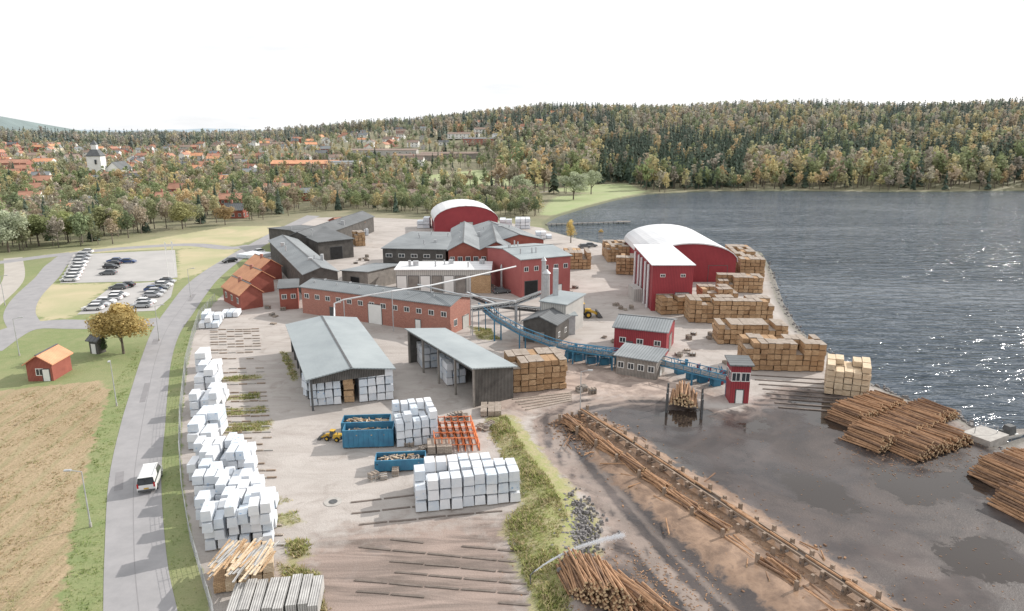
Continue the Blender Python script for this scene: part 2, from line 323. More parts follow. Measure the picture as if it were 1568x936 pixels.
for a in (((786,603),(868,596),7,5,'timber2'),((527,618),(543,617),3,4,'timber'),((1012,483),(1063,481),6,4,'timber'),((1055,495),(1183,497),6,5,'timber'),((1098,528),(1205,530),5,4,'timber'),((1140,568),(1262,571),6,5,'timber2'),
   ((1100,448),(1168,450),6,4,'timber'),((1132,430),(1170,431),26,6,'timber2'),((930,402),(976,402),14,5,'timber'),((943,421),(978,422),8,5,'timber2'),((866,413),(905,413),10,5,'timber'),((545,378),(560,377),6,5,'timber'),((590,414),(614,414),6,5,'timber'),((1075,462),(1130,462),6,3,'timber')):
    stack(T,*a,m2='timber' if a[4]=='timber2' else 'timber2',cover='timber_old',drop=.18,cw=1.25,th=.88,pl=4.,jit=.07)
stack('fresh_timber_stack',(1262,604),(1330,613),6,5,'timber_pale',drop=.25,cw=1.15,pl=3,th=.9)
stack('fresh_timber_stack',(328,912),(422,893),4.,2,'timber_pale',m2='timber',cw=1.1,drop=.3,pl=4,th=1.0)
stack('weathered_timber_stack',(345,965),(490,950),4.5,1,'paleboards',cw=.9,drop=.0,pl=4.5,th=1.4)
stack('weathered_timber_stack',(655,700),(694,697),3,1,'timber_old',cw=1.2,th=1.)
stack('weathered_timber_stack',(735,640),(768,640),4,1,'timber_old',cw=1.2,th=.8)
mb=MB('timber_pale')
for k in range(60):
    p=P(372+R.uniform(-38,40),858+R.uniform(-12,12),2.5); a_=1.45+R.uniform(-.15,.15); d=Vector((math.cos(a_),math.sin(a_),R.uniform(-.03,.03)))*R.uniform(1.2,2.4)
    mb.beam(p-d+Vector((0,0,R.random()*.3)),p+d+Vector((0,0,R.random()*.3)),.2,.06,R.choice(('timber_pale','paleboards','timber')))
mb.build('loose_boards')
# ---------- logs ----------
def logpile(name,A,B,length,h,dia=.32,m=('bark','bark2','bark2'),z0=0.,dirv=None,jit=.06):
    r=random.Random(int(A[0]+A[1])); a=P(*A);b=P(*B); row=(b-a); L_=row.length; row.normalize()
    d=Vector(dirv).normalized() if dirv else Vector((-row.y,row.x,0)); mb=MB(*(list(dict.fromkeys(m))+['logend']))
    nl=int(h/(dia*.86))
    for k in range(nl):
        sl=k*dia*.7; n=int((L_-2*sl)/dia)
        for i in range(max(0,n)):
            if k==nl-1 and r.random()<.35: continue
            c=a+row*(sl+dia*(i+.5))+d*(length/2+r.uniform(-.35,.35)); z=z0+dia/2+k*dia*.86+r.uniform(-.04,.08)
            dd=Vector((d.x+r.uniform(-jit,jit),d.y+r.uniform(-jit,jit),r.uniform(-.04,.04))).normalized()
            l=length*r.uniform(.8,1.06)/2; rr=dia*r.uniform(.34,.6)
            mb.cyl(c-dd*l+Vector((0,0,z)),c+dd*l+Vector((0,0,z)),rr,rr*.85,7,r.choice(m),'logend')
            mb.m[-1]=mb.mi('logend')
    return mb.build(name)
logpile('log_pile',(868,915),(990,955),5.0,2.4,dirv=(-.22,.97,0),jit=.13,dia=.25)
logpile('log_pile',(955,925),(1075,990),6.,1.9,dirv=(-.55,.83,0),jit=.15,dia=.25)
logpile('log_pile',(1310,660),(1395,630),5.,2.1,jit=.12,dia=.27)
logpile('log_pile',(1345,697),(1455,660),5.4,2.3,jit=.13,dia=.27)
logpile('log_pile',(1405,710),(1492,680),5.2,1.9,jit=.13,dia=.27)
logpile('log_pile',(1390,668),(1470,640),5.,1.8,jit=.12,dia=.27)
logpile('log_pile',(1560,765),(1650,735),6,2.4,dia=.28,jit=.1); logpile('log_pile',(1590,812),(1700,780),5.5,2.2,dia=.28,jit=.1)
logpile('log_bunk_load',(1024,626),(1070,634),5.5,2.4,dirv=(.25,.95,0),z0=.7,dia=.32)
W1=P(893,641);W2=P(1500,1050); dl=(W2-W1); LL=dl.length; dl.normalize(); nl=Vector((-dl.y,dl.x,0))
mb=MB('plank2','concrete','dsteel')
for o_ in (-.4,.4): mb.beam(W1+nl*o_+Vector((0,0,1.2)),W2+nl*o_+Vector((0,0,1.2)),.16,.25,'plank2')
mb.beam(W1+Vector((0,0,1.08)),W2+Vector((0,0,1.08)),.62,.06,'plank')
i=0
while i*2.3<LL:
    c=W1+dl*(i*2.3)
    for o_ in (-.65,.65):
        q=c+nl*o_; mb.box((q.x,q.y,0),(.32,.32,1.75+R.uniform(-.2,.2) if o_>0 else 1.35),math.atan2(dl.y,dl.x)+R.uniform(-.2,.2),'plank2')
    mb.beam(c-nl*.9+Vector((0,0,.85)),c+nl*.9+Vector((0,0,.85)),.2,.2,'plank')
    if i%2==0: 
        for o_ in (-3.9,-1.9): mb.box((c.x+nl.x*o_,c.y+nl.y*o_,0),(.3,.3,1.4),math.atan2(dl.y,dl.x),'plank2')
    i+=1
mb.build('log_sorting_conveyor')
mb=MB('bark','bark2','logend')
s_=2.
while s_<LL:
    n_=R.choice((5,12,20,28,34)); 
    for j in range(n_):
        lay=j//9; q=W1+dl*(s_+R.uniform(-.3,.3))-nl*(2.9+R.uniform(-.95,.95)*(1-lay*.2))+Vector((0,0,.35+.24*lay+.1*R.random())); dd=(nl*R.uniform(-.16,.16)+dl+Vector((0,0,R.uniform(-.05,.05)))).normalized(); l_=R.uniform(1.5,2.3)
        mb.cyl(q-dd*l_,q+dd*l_,R.uniform(.1,.17),.1,7,R.choice(('bark','bark2','bark2')),'logend'); mb.m[-1]=mb.mi('logend')
    s_+=4.6
for j in range(34):
    s_=R.uniform(0,LL); q=W1+dl*s_+nl*R.uniform(-.2,.2)+Vector((0,0,1.36)); dd=(nl*R.uniform(-.04,.04)+dl).normalized(); l_=R.uniform(1.3,2.2); mb.cyl(q-dd*l_,q+dd*l_,.14,.11,7,'bark2','logend')
for j in range(90):
    s_=R.uniform(0,LL); q=W1+dl*s_+nl*R.gauss(-1.5,2.2)+Vector((0,0,.4)); a_=R.random()*6.28; dd=Vector((math.cos(a_),math.sin(a_),R.uniform(-.1,.1))); l_=R.uniform(.5,1.8); mb.cyl(q-dd*l_,q+dd*l_,.1,.07,6,R.choice(('bark','bark2')),'logend')
mb.build('sorted_logs')
mb=MB('debris','bark','rock')
for k in range(9000):
    s_=R.uniform(-1,LL); q=W1+dl*s_+nl*R.gauss(-1.6,2.0); s=R.uniform(.06,.38)
    mb.box((q.x,q.y,max(0,.42-.1*abs((q-W1).dot(nl)+1.5))),(s,s*R.uniform(.25,.7),s*.3),R.random()*6,R.choice(('debris','debris','bark','bark2')),taper=s*.1)
for k in range(900):
    q=P(R.uniform(840,1560),R.uniform(640,930)); s=R.uniform(.03,.12); mb.box((q.x,q.y,0),(s*2,s*.6,s*.3),R.random()*6,R.choice(('debris','bark')))
for k in range(900):
    q=P(R.gauss(1400,50),R.gauss(690,18)); s=R.uniform(.04,.16); mb.box((q.x,q.y,0),(s*2,s*.6,s*.3),R.random()*6,R.choice(('debris','bark')))
for k in range(900):
    q=P(R.gauss(960,70),R.gauss(900,30)); s=R.uniform(.04,.16); mb.box((q.x,q.y,0),(s*2,s*.6,s*.3),R.random()*6,R.choice(('debris','bark2')))
mb.build('bark_debris')
mb=MB('rock')
for k in range(1100):
    q=P(R.gauss(880,16),R.gauss(815,22)); s=R.uniform(.12,.45); mb.box((q.x,q.y,R.uniform(0,.5)),(s,s*.8,s*.7),R.random()*6,'rock',taper=s*.18)
for k in range(420):
    i_=R.randint(13,23); a_=LAKE[i_];b_=LAKE[i_+1]; t_=R.random(); s=R.uniform(.25,.7); x_=a_[0]+(b_[0]-a_[0])*t_+R.gauss(.6,.7); y_=a_[1]+(b_[1]-a_[1])*t_+R.gauss(0,.7)
    mb.box((x_,y_,R.uniform(-.6,-.3)),(s,s*.8,s*.7),R.random()*6,'rock',taper=s*.18)
mb.build('rock_heap')
mb=MB('dsteel')
for (u,v) in ((1020,632),(1074,642)):
    q=P(u,v); 
    for k in range(3):
        p=q+Vector((.25,.95,0))*(k*2.2); mb.box((p.x,p.y,0),(.25,.25,3),0.,'dsteel')
mb.build('log_bunk')
# ---------- conveyors ----------
def conveyor(name,pts,w=1.6,h=1.1,m='blue',belt='dsteel',legs=True,cover=None):
    mb=MB(m,belt); pp=[P(u,v,z) for u,v,z in pts]
    for i in range(len(pp)-1):
        a,b=pp[i],pp[i+1]; d=(b-a); L_=d.length; d.normalize(); s=d.cross(Vector((0,0,1))).normalized()*(w/2); up=Vector((0,0,h))
        for q in (s,-s):
            mb.beam(a+q,b+q,.14,.2,m); mb.beam(a+q+up,b+q+up,.12,.12,m)
            n=max(1,int(L_/1.5))
            for k in range(n):
                p0=a+d*(L_*k/n)+q;p1=a+d*(L_*(k+1)/n)+q
                mb.beam(p0,p0+up,.1,.1,m); mb.beam(p0,p1+up,.07,.07,m)
        mb.beam(a+Vector((0,0,.15)),b+Vector((0,0,.15)),w*.9,.1,belt)
        if cover: mb.beam(a+up*.8,b+up*.8,w*1.05,.2,cover)
        if legs:
            n=max(1,int(L_/5))
            for k in range(n+1):
                p0=a+d*(L_*k/n)
                if p0.z>.8:
                    for q in (s,-s): mb.beam((p0.x+q.x,p0.y+q.y,0),(p0.x+q.x,p0.y+q.y,p0.z),.18,.18,m)
    return mb.build(name)
conveyor('log_intake_conveyor',[(738,470,5),(762,490,4.2),(800,511,3.2),(845,528,2.6),(880,536,2.4),(940,545,2.4)],w=1.5,h=.9)
conveyor('log_intake_conveyor',[(872,536,2.0),(940,544,2.0),(1010,556,2.),(1065,570,2.),(1118,582,2.4)],w=2.0,h=1.0)
conveyor('chip_conveyor',[(722,476,5),(790,466,5.5),(828,452,7.5)],w=1.1,h=.8,m='steel',cover='lightwall')
conveyor('chip_conveyor',[(715,452,4),(760,470,3),(832,478,2)],w=1.1,h=.8,m='dsteel',cover='steel')
mb=MB('blue','red','dsteel')
for (u,v) in ((872,548),(885,552),(905,556),(925,558),(1058,580),(1075,585),(1095,590),(1040,572),(1108,585)):
    q=P(u,v); mb.box(q,(1.4,1.1,1.2),.3,'blue'); mb.cyl(q+Vector((-.7,0,1.6)),q+Vector((.8,.2,1.6)),.32,m='dsteel'); mb.box(q+Vector((1.2,.4,0)),(.4,.4,2.4),.2,'red' if u>1050 else 'blue')
    for j in range(3): mb.beam(q+Vector((R.uniform(-1.5,1.5),R.uniform(-1,1),.1)),q+Vector((R.uniform(-1.5,1.5),R.uniform(-1,1),2.6)),.1,.1,'blue')
mb.build('log_debarker')
mb=MB('steel')
path=[P(512,492,4),P(512,465,4.2),P(526,459,5.6),P(600,446,8.5),P(660,437,8.5),P(720,424,9),P(790,408,9.5)]
for a,b in zip(path[:-1],path[1:]): mb.cyl(a,b,.16,m='roof_white')
for p in path[:-1]: mb.cyl((p.x,p.y,0),p,.1,m='steel')
path2=[P(640,436,8),P(700,450,8),P(790,462,9)]
for a,b in zip(path2[:-1],path2[1:]): mb.cyl(a,b,.16,m='steel')
mb.build('sawdust_pipe')
mb=MB('steel','roof_white')
for (u,v,h,r) in ((832,470,11,.6),(836,478,9,.9),(668,445,7,.25),(768,445,6,.3)):
    q=P(u,v); mb.cyl(q,q+Vector((0,0,h)),r,r*.85,12,'steel'); mb.cyl(q+Vector((0,0,h)),q+Vector((0,0,h+.9)),r*1.1,.1,12,'steel')
mb.build('cyclone_chimney')
def frame(x,y,ang):
    ca,sa=math.cos(ang),math.sin(ang); return lambda px,py,pz:Vector((x+px*ca-py*sa,y+px*sa+py*ca,pz))
def container(name,u,v,ang,L_,Wd,h,fill='timber_old'):
    c=P(u,v);q=frame(c.x,c.y,ang);mb=MB('blue')
    for s in (-1,1):
        p=q(0,s*Wd/2,.2); mb.box(p,(L_,.1,h),ang,'blue'); p=q(s*L_/2,0,.2); mb.box(p,(.1,Wd-.1,h),ang,'blue')
        for k in range(int(L_/.6)+1):
            p=q(-L_/2+k*L_/int(L_/.6),s*(Wd/2+.08),.2); mb.box(p,(.1,.08,h-.1),ang,'blue')
        mb.beam(q(-L_/2,s*Wd/2,h+.22),q(L_/2,s*Wd/2,h+.22),.16,.12,'blue')
    mb.box(q(0,0,.05),(L_*.98,Wd*.96,.14),ang,'dsteel')
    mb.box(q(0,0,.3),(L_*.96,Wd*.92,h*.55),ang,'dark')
    for k in range(70):
        p=q(R.uniform(-.42,.42)*L_,R.uniform(-.38,.38)*Wd,h*.55+.3+R.random()*.3); mb.box(p,(R.uniform(.3,1.4),.15,.1),R.random()*6,R.choice((fill,'timber','dsteel','timber_pale')))
    mb.build(name)
container('blue_skip_container',566,680,.08,6.4,2.5,2.3); container('blue_skip_container',562,660,.08,6.4,2.5,1.6)
container('blue_skip_container',614,716,.1,6,2.2,1.3)
mb=MB('orange')
for i in range(6):
    for j in range(2):
        o=P(680,688)+Vector((i*.9-j*.3,j*.0+i*.05,j*.95))
        q=frame(o.x,o.y,1.75); z=o.z
        for s in (0,.9*1):
            for k in range(5):
                p=q(k*1.7-.6,s,z); mb.box(p,(.12,.12,1.0),1.75,'orange')
            mb.beam(q(-.7,s,z+.08),q(6.4,s,z+.08),.12,.12,'orange'); mb.beam(q(-.7,s,z+.95),q(6.4,s,z+.95),.1,.1,'orange')
        for k in range(5): mb.beam(q(k*1.7-.6,0,z+.9),q(k*1.7-.6,.9,z+.9),.09,.09,'orange')
mb.build('orange_steel_racks')
def loader(name,u,v,ang,k=1.):
    c=P(u,v);q0=frame(c.x,c.y,ang);q=lambda a,b,z_:q0(a*k,b*k,z_*k);mb=MB('yellow')
    def bx(p,s,m,t=0.): mb.box(p,tuple(w_*k for w_ in s),ang,m,taper=t*k)
    bx(q(-1.6,0,1.),(2.8,2.,1.3),'yellow',.15); bx(q(-2.9,0,.8),(.5,2.1,1.),'dsteel')
    bx(q(.2,0,1.3),(1.5,1.6,1.),'dsteel'); bx(q(.2,0,2.1),(1.4,1.5,1.2),'glass',.1); bx(q(.2,0,3.31),(1.6,1.6,.12),'yellow')
    bx(q(1.8,0,1.),(1.6,1.,1.),'yellow',.1); mb.cyl(q(-1.8,.5,2.3),q(-1.8,.5,3.1),.1*k,m='dsteel')
    for s in (-.6,.6): mb.beam(q(1.6,s,1.9),q(4.,s,.8),.25*k,.4*k,'yellow'); 
    mb.hexa([q(3.9,-1.5,.15),q(5.1,-1.5,.15),q(5.1,1.5,.15),q(3.9,1.5,.15)],[q(3.9,-1.5,1.5),q(4.2,-1.5,1.5),q(4.2,1.5,1.5),q(3.9,1.5,1.5)],'dsteel')
    for x in (-1.7,1.7):
        for s in (-1,1):
            mb.cyl(q(x,s*.85,.8),q(x,s*1.4,.8),.8*k,.8*k,16,'rubber'); mb.cyl(q(x,s*1.38,.8),q(x,s*1.43,.8),.4*k,.4*k,12,'yellow')
    mb.build(name)
loader('wheel_loader',511,674,2.9,.42); loader('wheel_loader',888,486,.1,.95); 
def cm(n,c):
    M['car_'+n]=mat('car_paint_'+n,c,tuple(x*.93 for x in c),1,.28,spec=.6); return 'car_'+n
cols=[cm('white',(.75,.75,.75)),cm('silver',(.42,.43,.45)),cm('black',(.02,.02,.025)),cm('grey',(.12,.13,.14)),cm('red',(.4,.03,.03)),cm('blue',(.04,.08,.2))]
M['tail']=mat('tail_light',(.5,.02,.02),None,1,.3); M['lampglass']=mat('lamp_glass',(.8,.8,.75),None,1,.2)
def car(name,x,y,ang,col,van=False,z=.04):
    q=frame(x,y,ang);Z=Vector((0,0,z));mb=MB(col)
    if van:
        body=[(-2.5,.35),(2.5,.35),(2.5,.95),(1.9,1.12),(-2.5,1.12)]; cab=[(-2.48,1.12),(1.9,1.12),(1.15,1.95),(-2.4,1.98)]; hw=.98
    else:
        body=[(-2.2,.32),(2.2,.32),(2.22,.7),(1.2,.92),(-2.05,.97),(-2.25,.72)]; cab=[(-1.95,.95),(1.15,.92),(.35,1.42),(-1.35,1.44)]; hw=.88
    def ext(pr,h0,h1,m,side=None):
        zt=max(b for a,b in pr);zb=min(b for a,b in pr)
        w=lambda zz:h0+(h1-h0)*(zz-zb)/(zt-zb)
        l=[q(a,-w(b),b)+Z for a,b in pr]; r=[q(a,w(b),b)+Z for a,b in pr]
        mb.face(l,side or m); mb.face(r[::-1],side or m)
        n=len(pr)
        for i in range(n):
            j=(i+1)%n; mb.face([l[j],l[i],r[i],r[j]],m)
    ext(body,hw,hw*.97,col); ext(cab,hw*.95,hw*.78,'glass')
    (xa,za),(xb,zb)=cab[3],cab[2]
    mb.box(q((xa+xb)/2,0,max(za,zb)-.01)+Z,(abs(xb-xa)+.1,hw*1.58,.06),ang,col)
    if van:
        mb.box(q(-1.45,0,1.1)+Z,(2.05,hw*1.86,.86),ang,col,taper=.08)
        for s in (-.4,.4): mb.box(q(-2.5,s,1.3)+Z,(.06,.6,.5),ang,'glass')
        for s in (-.85,.85): mb.box(q(-2.5,s,.8)+Z,(.08,.16,.5),ang,'tail')
        mb.box(q(-2.52,0,.62)+Z,(.06,.5,.14),ang,'yellow'); mb.box(q(-2.5,0,.36)+Z,(.14,1.8,.2),ang,'dsteel')
        for s in (-.7,.7): mb.beam(q(-2.2,s,2.08)+Z,q(.9,s,2.08)+Z,.05,.05,'steel')
    else:
        for s in (-.65,.65):
            mb.box(q(-2.22,s,.68)+Z,(.08,.3,.14),ang,'tail'); mb.box(q(2.2,s,.6)+Z,(.08,.35,.14),ang,'lampglass')
    for xx in ((-1.5,1.55) if van else (-1.35,1.35)):
        for s in (-1,1):
            mb.cyl(q(xx,s*(hw-.2),.33)+Z,q(xx,s*(hw+.02),.33)+Z,.33,.33,12,'rubber'); mb.cyl(q(xx,s*(hw),.33)+Z,q(xx,s*(hw+.03),.33)+Z,.18,.18,8,'steel')
    mb.build(name)
pv=P(221,751); car('white_van',pv.x,pv.y+1.5,math.atan2(.93,-.30),cols[0],True)
def row(us,vs,n,ang,skip=.15,cl=None):
    for i in range(n):
        if R.random()<skip: continue
        u=us[0]+(us[1]-us[0])*i/max(1,n-1); v=vs[0]+(vs[1]-vs[0])*i/max(1,n-1)
        p=P(u,v); car('parked_car',p.x,p.y,ang+R.uniform(-.04,.04)+(math.pi if R.random()<.4 else 0),R.choice(cl or [cols[0],cols[0],cols[1],cols[2],cols[3],cols[3],cols[4],cols[5]]),z=.05)
row((107,132),(431,388),9,.1,.05,[cols[0],cols[0],cols[1],cols[3]]); row((166,176),(421,402),5,.1,.1,[cols[2],cols[3],cols[5]]); row((197,203),(403,402),1,.1,0,[cols[5]]); row((182,193),(443,440),2,.1,0,[cols[3],cols[2]])
row((143,182),(475,455),5,.1,.0,[cols[0],cols[0],cols[1]]); row((218,256),(471,434),8,.1,.08,[cols[3],cols[4],cols[0],cols[1]]); row((236,252),(446,434),2,.1,.1)
row((352,395),(402,388),3,.9,.3)
for (u,v,a) in ((768,449,.3),(905,378,0),(895,380,.2)): p=P(u,v); car('parked_car',p.x,p.y,a,cols[3])
def lamp(u,v,h=7,d=(1,.2)):
    p=P(u,v);mb=MB('steel'); mb.cyl(p,p+Vector((0,0,h)),.09,.05,8,'steel'); e=p+Vector((d[0]*1.3,d[1]*1.3,h+.25)); mb.cyl(p+Vector((0,0,h)),e,.045,.04,6,'steel')
    mb.box((e.x,e.y,e.z-.08),(.7,.28,.12),math.atan2(d[1],d[0]),'steel'); mb.box((e.x,e.y,e.z-.12),(.5,.2,.04),math.atan2(d[1],d[0]),'lampglass'); mb.cyl(p,p+Vector((0,0,.5)),.14,m='concrete'); mb.build('street_lamp')
lamp(139,807,6.3,(-1,-.1)); lamp(179,622,7.2,(.4,-.9)); lamp(244,522,7); lamp(292,455,7); lamp(8,468,7); lamp(888,640,7,(1,0)); lamp(30,545,7)
def flag(u,v):
    p=P(u,v);mb=MB('white'); mb.cyl(p,p+Vector((0,0,10)),.08,.04,8,'white'); mb.face([p+Vector((0,0,9.8)),p+Vector((.4,0,9.6)),p+Vector((.35,0,7.6)),p+Vector((0,0,7.8))],'white'); mb.build('flagpole')
flag(258,424);flag(268,422)
fp=[P(u,v) for u,v in ((330,462),(306,490),(296,520),(285,565),(277,640),(276,700),(280,760),(292,830),(312,900),(330,960))]
mb=MB('steel')
for a,b in zip(fp[:-1],fp[1:]):
    n=max(1,int((b-a).length/2.5))
    for k in range(n):
        p=a.lerp(b,k/n); mb.cyl(p,p+Vector((0,0,2.1)),.045,m='steel',n=6)
    for z in [.1+.25*k for k in range(9)]: mb.beam(a+Vector((0,0,z)),b+Vector((0,0,z)),.018,.018,'steel')
    n=int((b-a).length/.5)
    for k in range(n):
        p=a.lerp(b,k/n); mb.beam(p+Vector((0,0,.1)),p+Vector((0,0,2.1)),.012,.012,'steel')
mb.build('wire_fence')
# ---------- roads ----------
def strip(name,Ls,Rs,m,z=.03):
    mb=MB(m); 
    def dens(pts):
        o=[]
        pts=[P(*p) for p in pts]
        for i in range(len(pts)-1):
            p0=pts[max(0,i-1)];p1=pts[i];p2=pts[i+1];p3=pts[min(len(pts)-1,i+2)]
            for k in range(6):
                t=k/6; o.append(.5*((2*p1)+(p2-p0)*t+(2*p0-5*p1+4*p2-p3)*t*t+(3*p1-p0-3*p2+p3)*t**3))
        o.append(pts[-1]); return o
    a=dens(Ls);b=dens(Rs)
    for i in range(len(a)-1):
        q=[Vector((p.x,p.y,z)) for p in (a[i],b[i],b[i+1],a[i+1])]; mb.face(q,m)
    return mb.build(name),a,b
def cstrip(name,pts,w,m,z=.02,jw=0.):
    pp=[P(*p) for p in pts];mb=MB(m); o=[]
    for i in range(len(pp)-1):
        p0=pp[max(0,i-1)];p1=pp[i];p2=pp[i+1];p3=pp[min(len(pp)-1,i+2)]
        for k in range(8):
            t=k/8; o.append(.5*((2*p1)+(p2-p0)*t+(2*p0-5*p1+4*p2-p3)*t*t+(3*p1-p0-3*p2+p3)*t**3))
    o.append(pp[-1]); a=[];b=[]
    for i,p in enumerate(o):
        d=(o[min(i+1,len(o)-1)]-o[max(i-1,0)]).normalized(); n=Vector((-d.y,d.x,0))*(w+R.uniform(-jw,jw))/2; a.append(p+n);b.append(p-n)
    for i in range(len(o)-1): mb.face([Vector((q.x,q.y,z)) for q in (b[i],b[i+1],a[i+1],a[i])],m)
    return mb.build(name)
RL=[(155,1050),(158,936),(160,850),(167,733),(185,650),(200,600),(216,550),(234,505),(258,470),(282,440),(309,418),(341,398),(372,380),(424,352),(470,330)]
RRt=[(300,1050),(272,936),(255,850),(247,733),(253,650),(257,600),(263,550),(276,510),(296,480),(315,452),(334,428),(362,404),(394,383),(444,353),(490,331)]
_,ra,rb=strip('road',RL,RRt,'trail',.034)
mb=MB('patch')
mid=[x_.lerp(y_,.48) for x_,y_ in zip(ra,rb)]
for i in range(len(mid)-1):
    d=(mid[i+1]-mid[i]).normalized(); n=Vector((-d.y,d.x,0))*.04; mb.face([Vector((q.x,q.y,.039)) for q in (mid[i]-n,mid[i+1]-n,mid[i+1]+n,mid[i]+n)],'patch')
for (f0,w_,l_) in ((.2,.9,5),(.33,.8,9),(.47,1.1,4),(.6,.9,8)):
    i=int(f0*len(ra)); a=ra[i].lerp(rb[i],R.uniform(.25,.7)); d=(ra[i+1]-ra[i]).normalized(); n=Vector((-d.y,d.x,0)); 
    mb.face([Vector((q.x,q.y,.043)) for q in (a+n*w_,a,a+d*l_,a+d*l_+n*w_)],'patch')
mb.build('road_repairs')
cstrip('side_road',[(245,492),(200,497),(130,497),(70,497),(20,508),(-30,540)],7,'trail',.026)
cstrip('side_road',[(40,502),(30,480),(42,455),(72,425),(92,402),(130,386),(280,375),(350,380),(385,376)],6,'trail',.02)
cstrip('side_road',[(-60,408),(0,402),(60,394),(110,388)],6,'trail',.016)
cstrip('side_road',[(-20,470),(20,430),(20,395)],5,'gravelroad',.012)
cstrip('foot_path',[(700,291),(740,291),(800,297),(860,291),(930,291)],3,'gravelroad',.03)
def sheet(name,pts,m,z):
    mb=MB(m); mb.face([Vector((P(*p).x,P(*p).y,z)) for p in pts][::-1],m); o=mb.build(name); return o
sheet('parking_lot',[(92,434),(112,390),(268,383),(272,425),(230,431)],'lot',.045)
sheet('parking_lot',[(175,436),(268,430),(262,455),(238,476),(118,482),(150,455)],'lot',.045)
mb=MB('paint')
for i in range(14):
    a=P(152+i*2.2,430-i*2.6);b=a+Vector((4.6,.5,0)); mb.beam(a+Vector((0,0,.052)),b+Vector((0,0,.052)),.1,.006,'paint')
mb.build('parking_marking')
mb=MB('plank','concrete','timber_old')
v=506.
while v<850:
    u0=322+ (v-508)*.03
    sh=.12*(v-508)+398
    if R.random()<.9:
        n_=6
        for q_ in range(n_):
            if R.random()<.2: continue
            dv=R.uniform(-.5,.5); a=P(u0+(sh-u0)*q_/n_,v-q_*.3+dv); b=P(u0+(sh-u0)*(q_+.9)/n_,v-(q_+.9)*.3+dv); mb.beam(a+Vector((0,0,.08)),b+Vector((0,0,.08)),.22,.16,R.choice(('timber_old','concrete','plank2')))
    v+=3.2+(v-500)*.035
for i in range(9):
    a=P(545+R.uniform(-10,20),770+i*17);b=P(790+R.uniform(-30,10),742+i*20) if i<3 else P(820,800+i*16)
    for q_ in range(5):
        if R.random()<.3 and i>2: continue
        mb.beam(a.lerp(b,q_/5)+Vector((0,0,.04)),a.lerp(b,(q_+.93)/5)+Vector((0,R.uniform(-.1,.1),.04)),.24,.08,'plank')
for i in range(8):
    a=P(1150+i*6,575+i*7);b=P(1268+i*9,582+i*7.5); mb.beam(a+Vector((0,0,.05)),b+Vector((0,0,.05)),.3,.14,'plank')
for i in range(5):
    a=P(785+i*5,612+i*4);b=P(875,602+i*3); mb.beam(a+Vector((0,0,.05)),b+Vector((0,0,.05)),.3,.14,'timber_old')
mb.build('timber_bearers')
mb=MB('timber_old','timber','steel')
for (u,v,n) in ((628,630,4),(700,640,6),(745,655,5),(560,480,4),(420,480,5),(900,600,5),(1050,540,6),(1080,520,5),(880,440,6),(760,440,8),(640,478,4),(530,600,3),(1130,560,4),(560,400,6),(800,430,5),(585,735,3),(650,690,4),(960,470,5),(780,410,6),(930,520,4)):
    for k in range(n):
        q=P(u+R.gauss(0,9),v+R.gauss(0,4)); a_=R.random()*6
        for j in range(R.randint(1,6)):
            mb.box((q.x,q.y,.02+j*.16),(1.2,.8,.04),a_+R.uniform(-.1,.1),R.choice(('timber_old','timber_old','paleboards'))); 
            for s in (-.5,0,.5): mb.box((q.x+s*math.cos(a_),q.y+s*math.sin(a_),.06+j*.16),(.1,.8,.1),a_,'timber_old')
mb.build('pallet_heap')
mb=MB('dsteel','concrete'); c=P(510,769); mb.cyl(c,c+Vector((0,0,.06)),1.0,1.0,20,'concrete'); mb.cyl(c+Vector((0,0,.05)),c+Vector((0,0,.08)),.5,.5,16,'dsteel'); mb.build('manhole_cover')
mb=MB('gwood','dsteel'); 
a=P(836,344);b=P(955,340)
for k in range(16):
    p=a.lerp(b,k/15); mb.cyl((p.x,p.y,-4),(p.x,p.y,.3),.15,m='dwood')
mb.beam((a.x,a.y,.1),(b.x,b.y,.1),1.6,.2,'gwood'); mb.box((b.x,b.y,0),(6,3,.3),0,'gwood'); mb.build('wooden_pier')
mb=MB('concrete','steel'); c=P(1508,672); mb.box((c.x,c.y,-.8),(4.5,3.5,1.6),.5,'concrete'); 
for s in (-1.5,1.5): mb.cyl((c.x+s,c.y,0.8),(c.x+s,c.y,1.8),.05,m='steel')
mb.beam((c.x-1.5,c.y,1.8),(c.x+1.5,c.y,1.8),.05,.05,'steel'); mb.build('concrete_landing')
c=P(1548,668,-.6);q=frame(c.x,c.y,.35);mb=MB('white')
lo=[q(-2,-.6,-.7),q(1,-.6,-.7),q(2,0,-.7),q(1,.6,-.7),q(-2,.6,-.7)];hi=[q(-2.2,-.85,-.1),q(1.3,-.85,-.1),q(2.9,0,.05),q(1.3,.85,-.1),q(-2.2,.85,-.1)]
mb.hexa(lo,hi,'white','gwood'); mb.box(q(0,0,-.1),(.6,1.5,.12),.35,'white'); mb.box(q(-.6,0,-.1),(1.4,1.2,1.2),.35,'dsteel',taper=.15); mb.box(q(-2.2,0,-.2),(.4,.4,.9),.35,'dsteel'); mb.build('work_boat')
g=G(152,277); base=g.z
mb=MB('white','roof_dark'); x,y=g.x,g.y
mb.box((x,y,base-1),(10,10,20),.15,'white'); mb.box((x,y,base+19),(11,11,.6),.15,'roof_dark'); mb.box((x,y,base+19.6),(10.4,10.4,4.5),.15,'roof_dark',taper=2.9)
mb.box((x,y,base+24.1),(3.8,3.8,3.6),.15,'white'); mb.box((x,y,base+27.7),(4.4,4.4,3.4),.15,'roof_dark',taper=2.0); mb.cyl((x,y,base+31),(x,y,base+33.5),.15,m='dsteel')
for s in (-2.2,2.2): mb.box((x+s,y-5.1,base+13),(1.4,.4,3.4),.15,'glass')
mb.box((x+.1,y-5.1,base+6),(1.6,.4,3),.15,'glass'); mb.box((x,y-5.2,base-.5),(2.2,.4,3.6),.15,'dsteel')
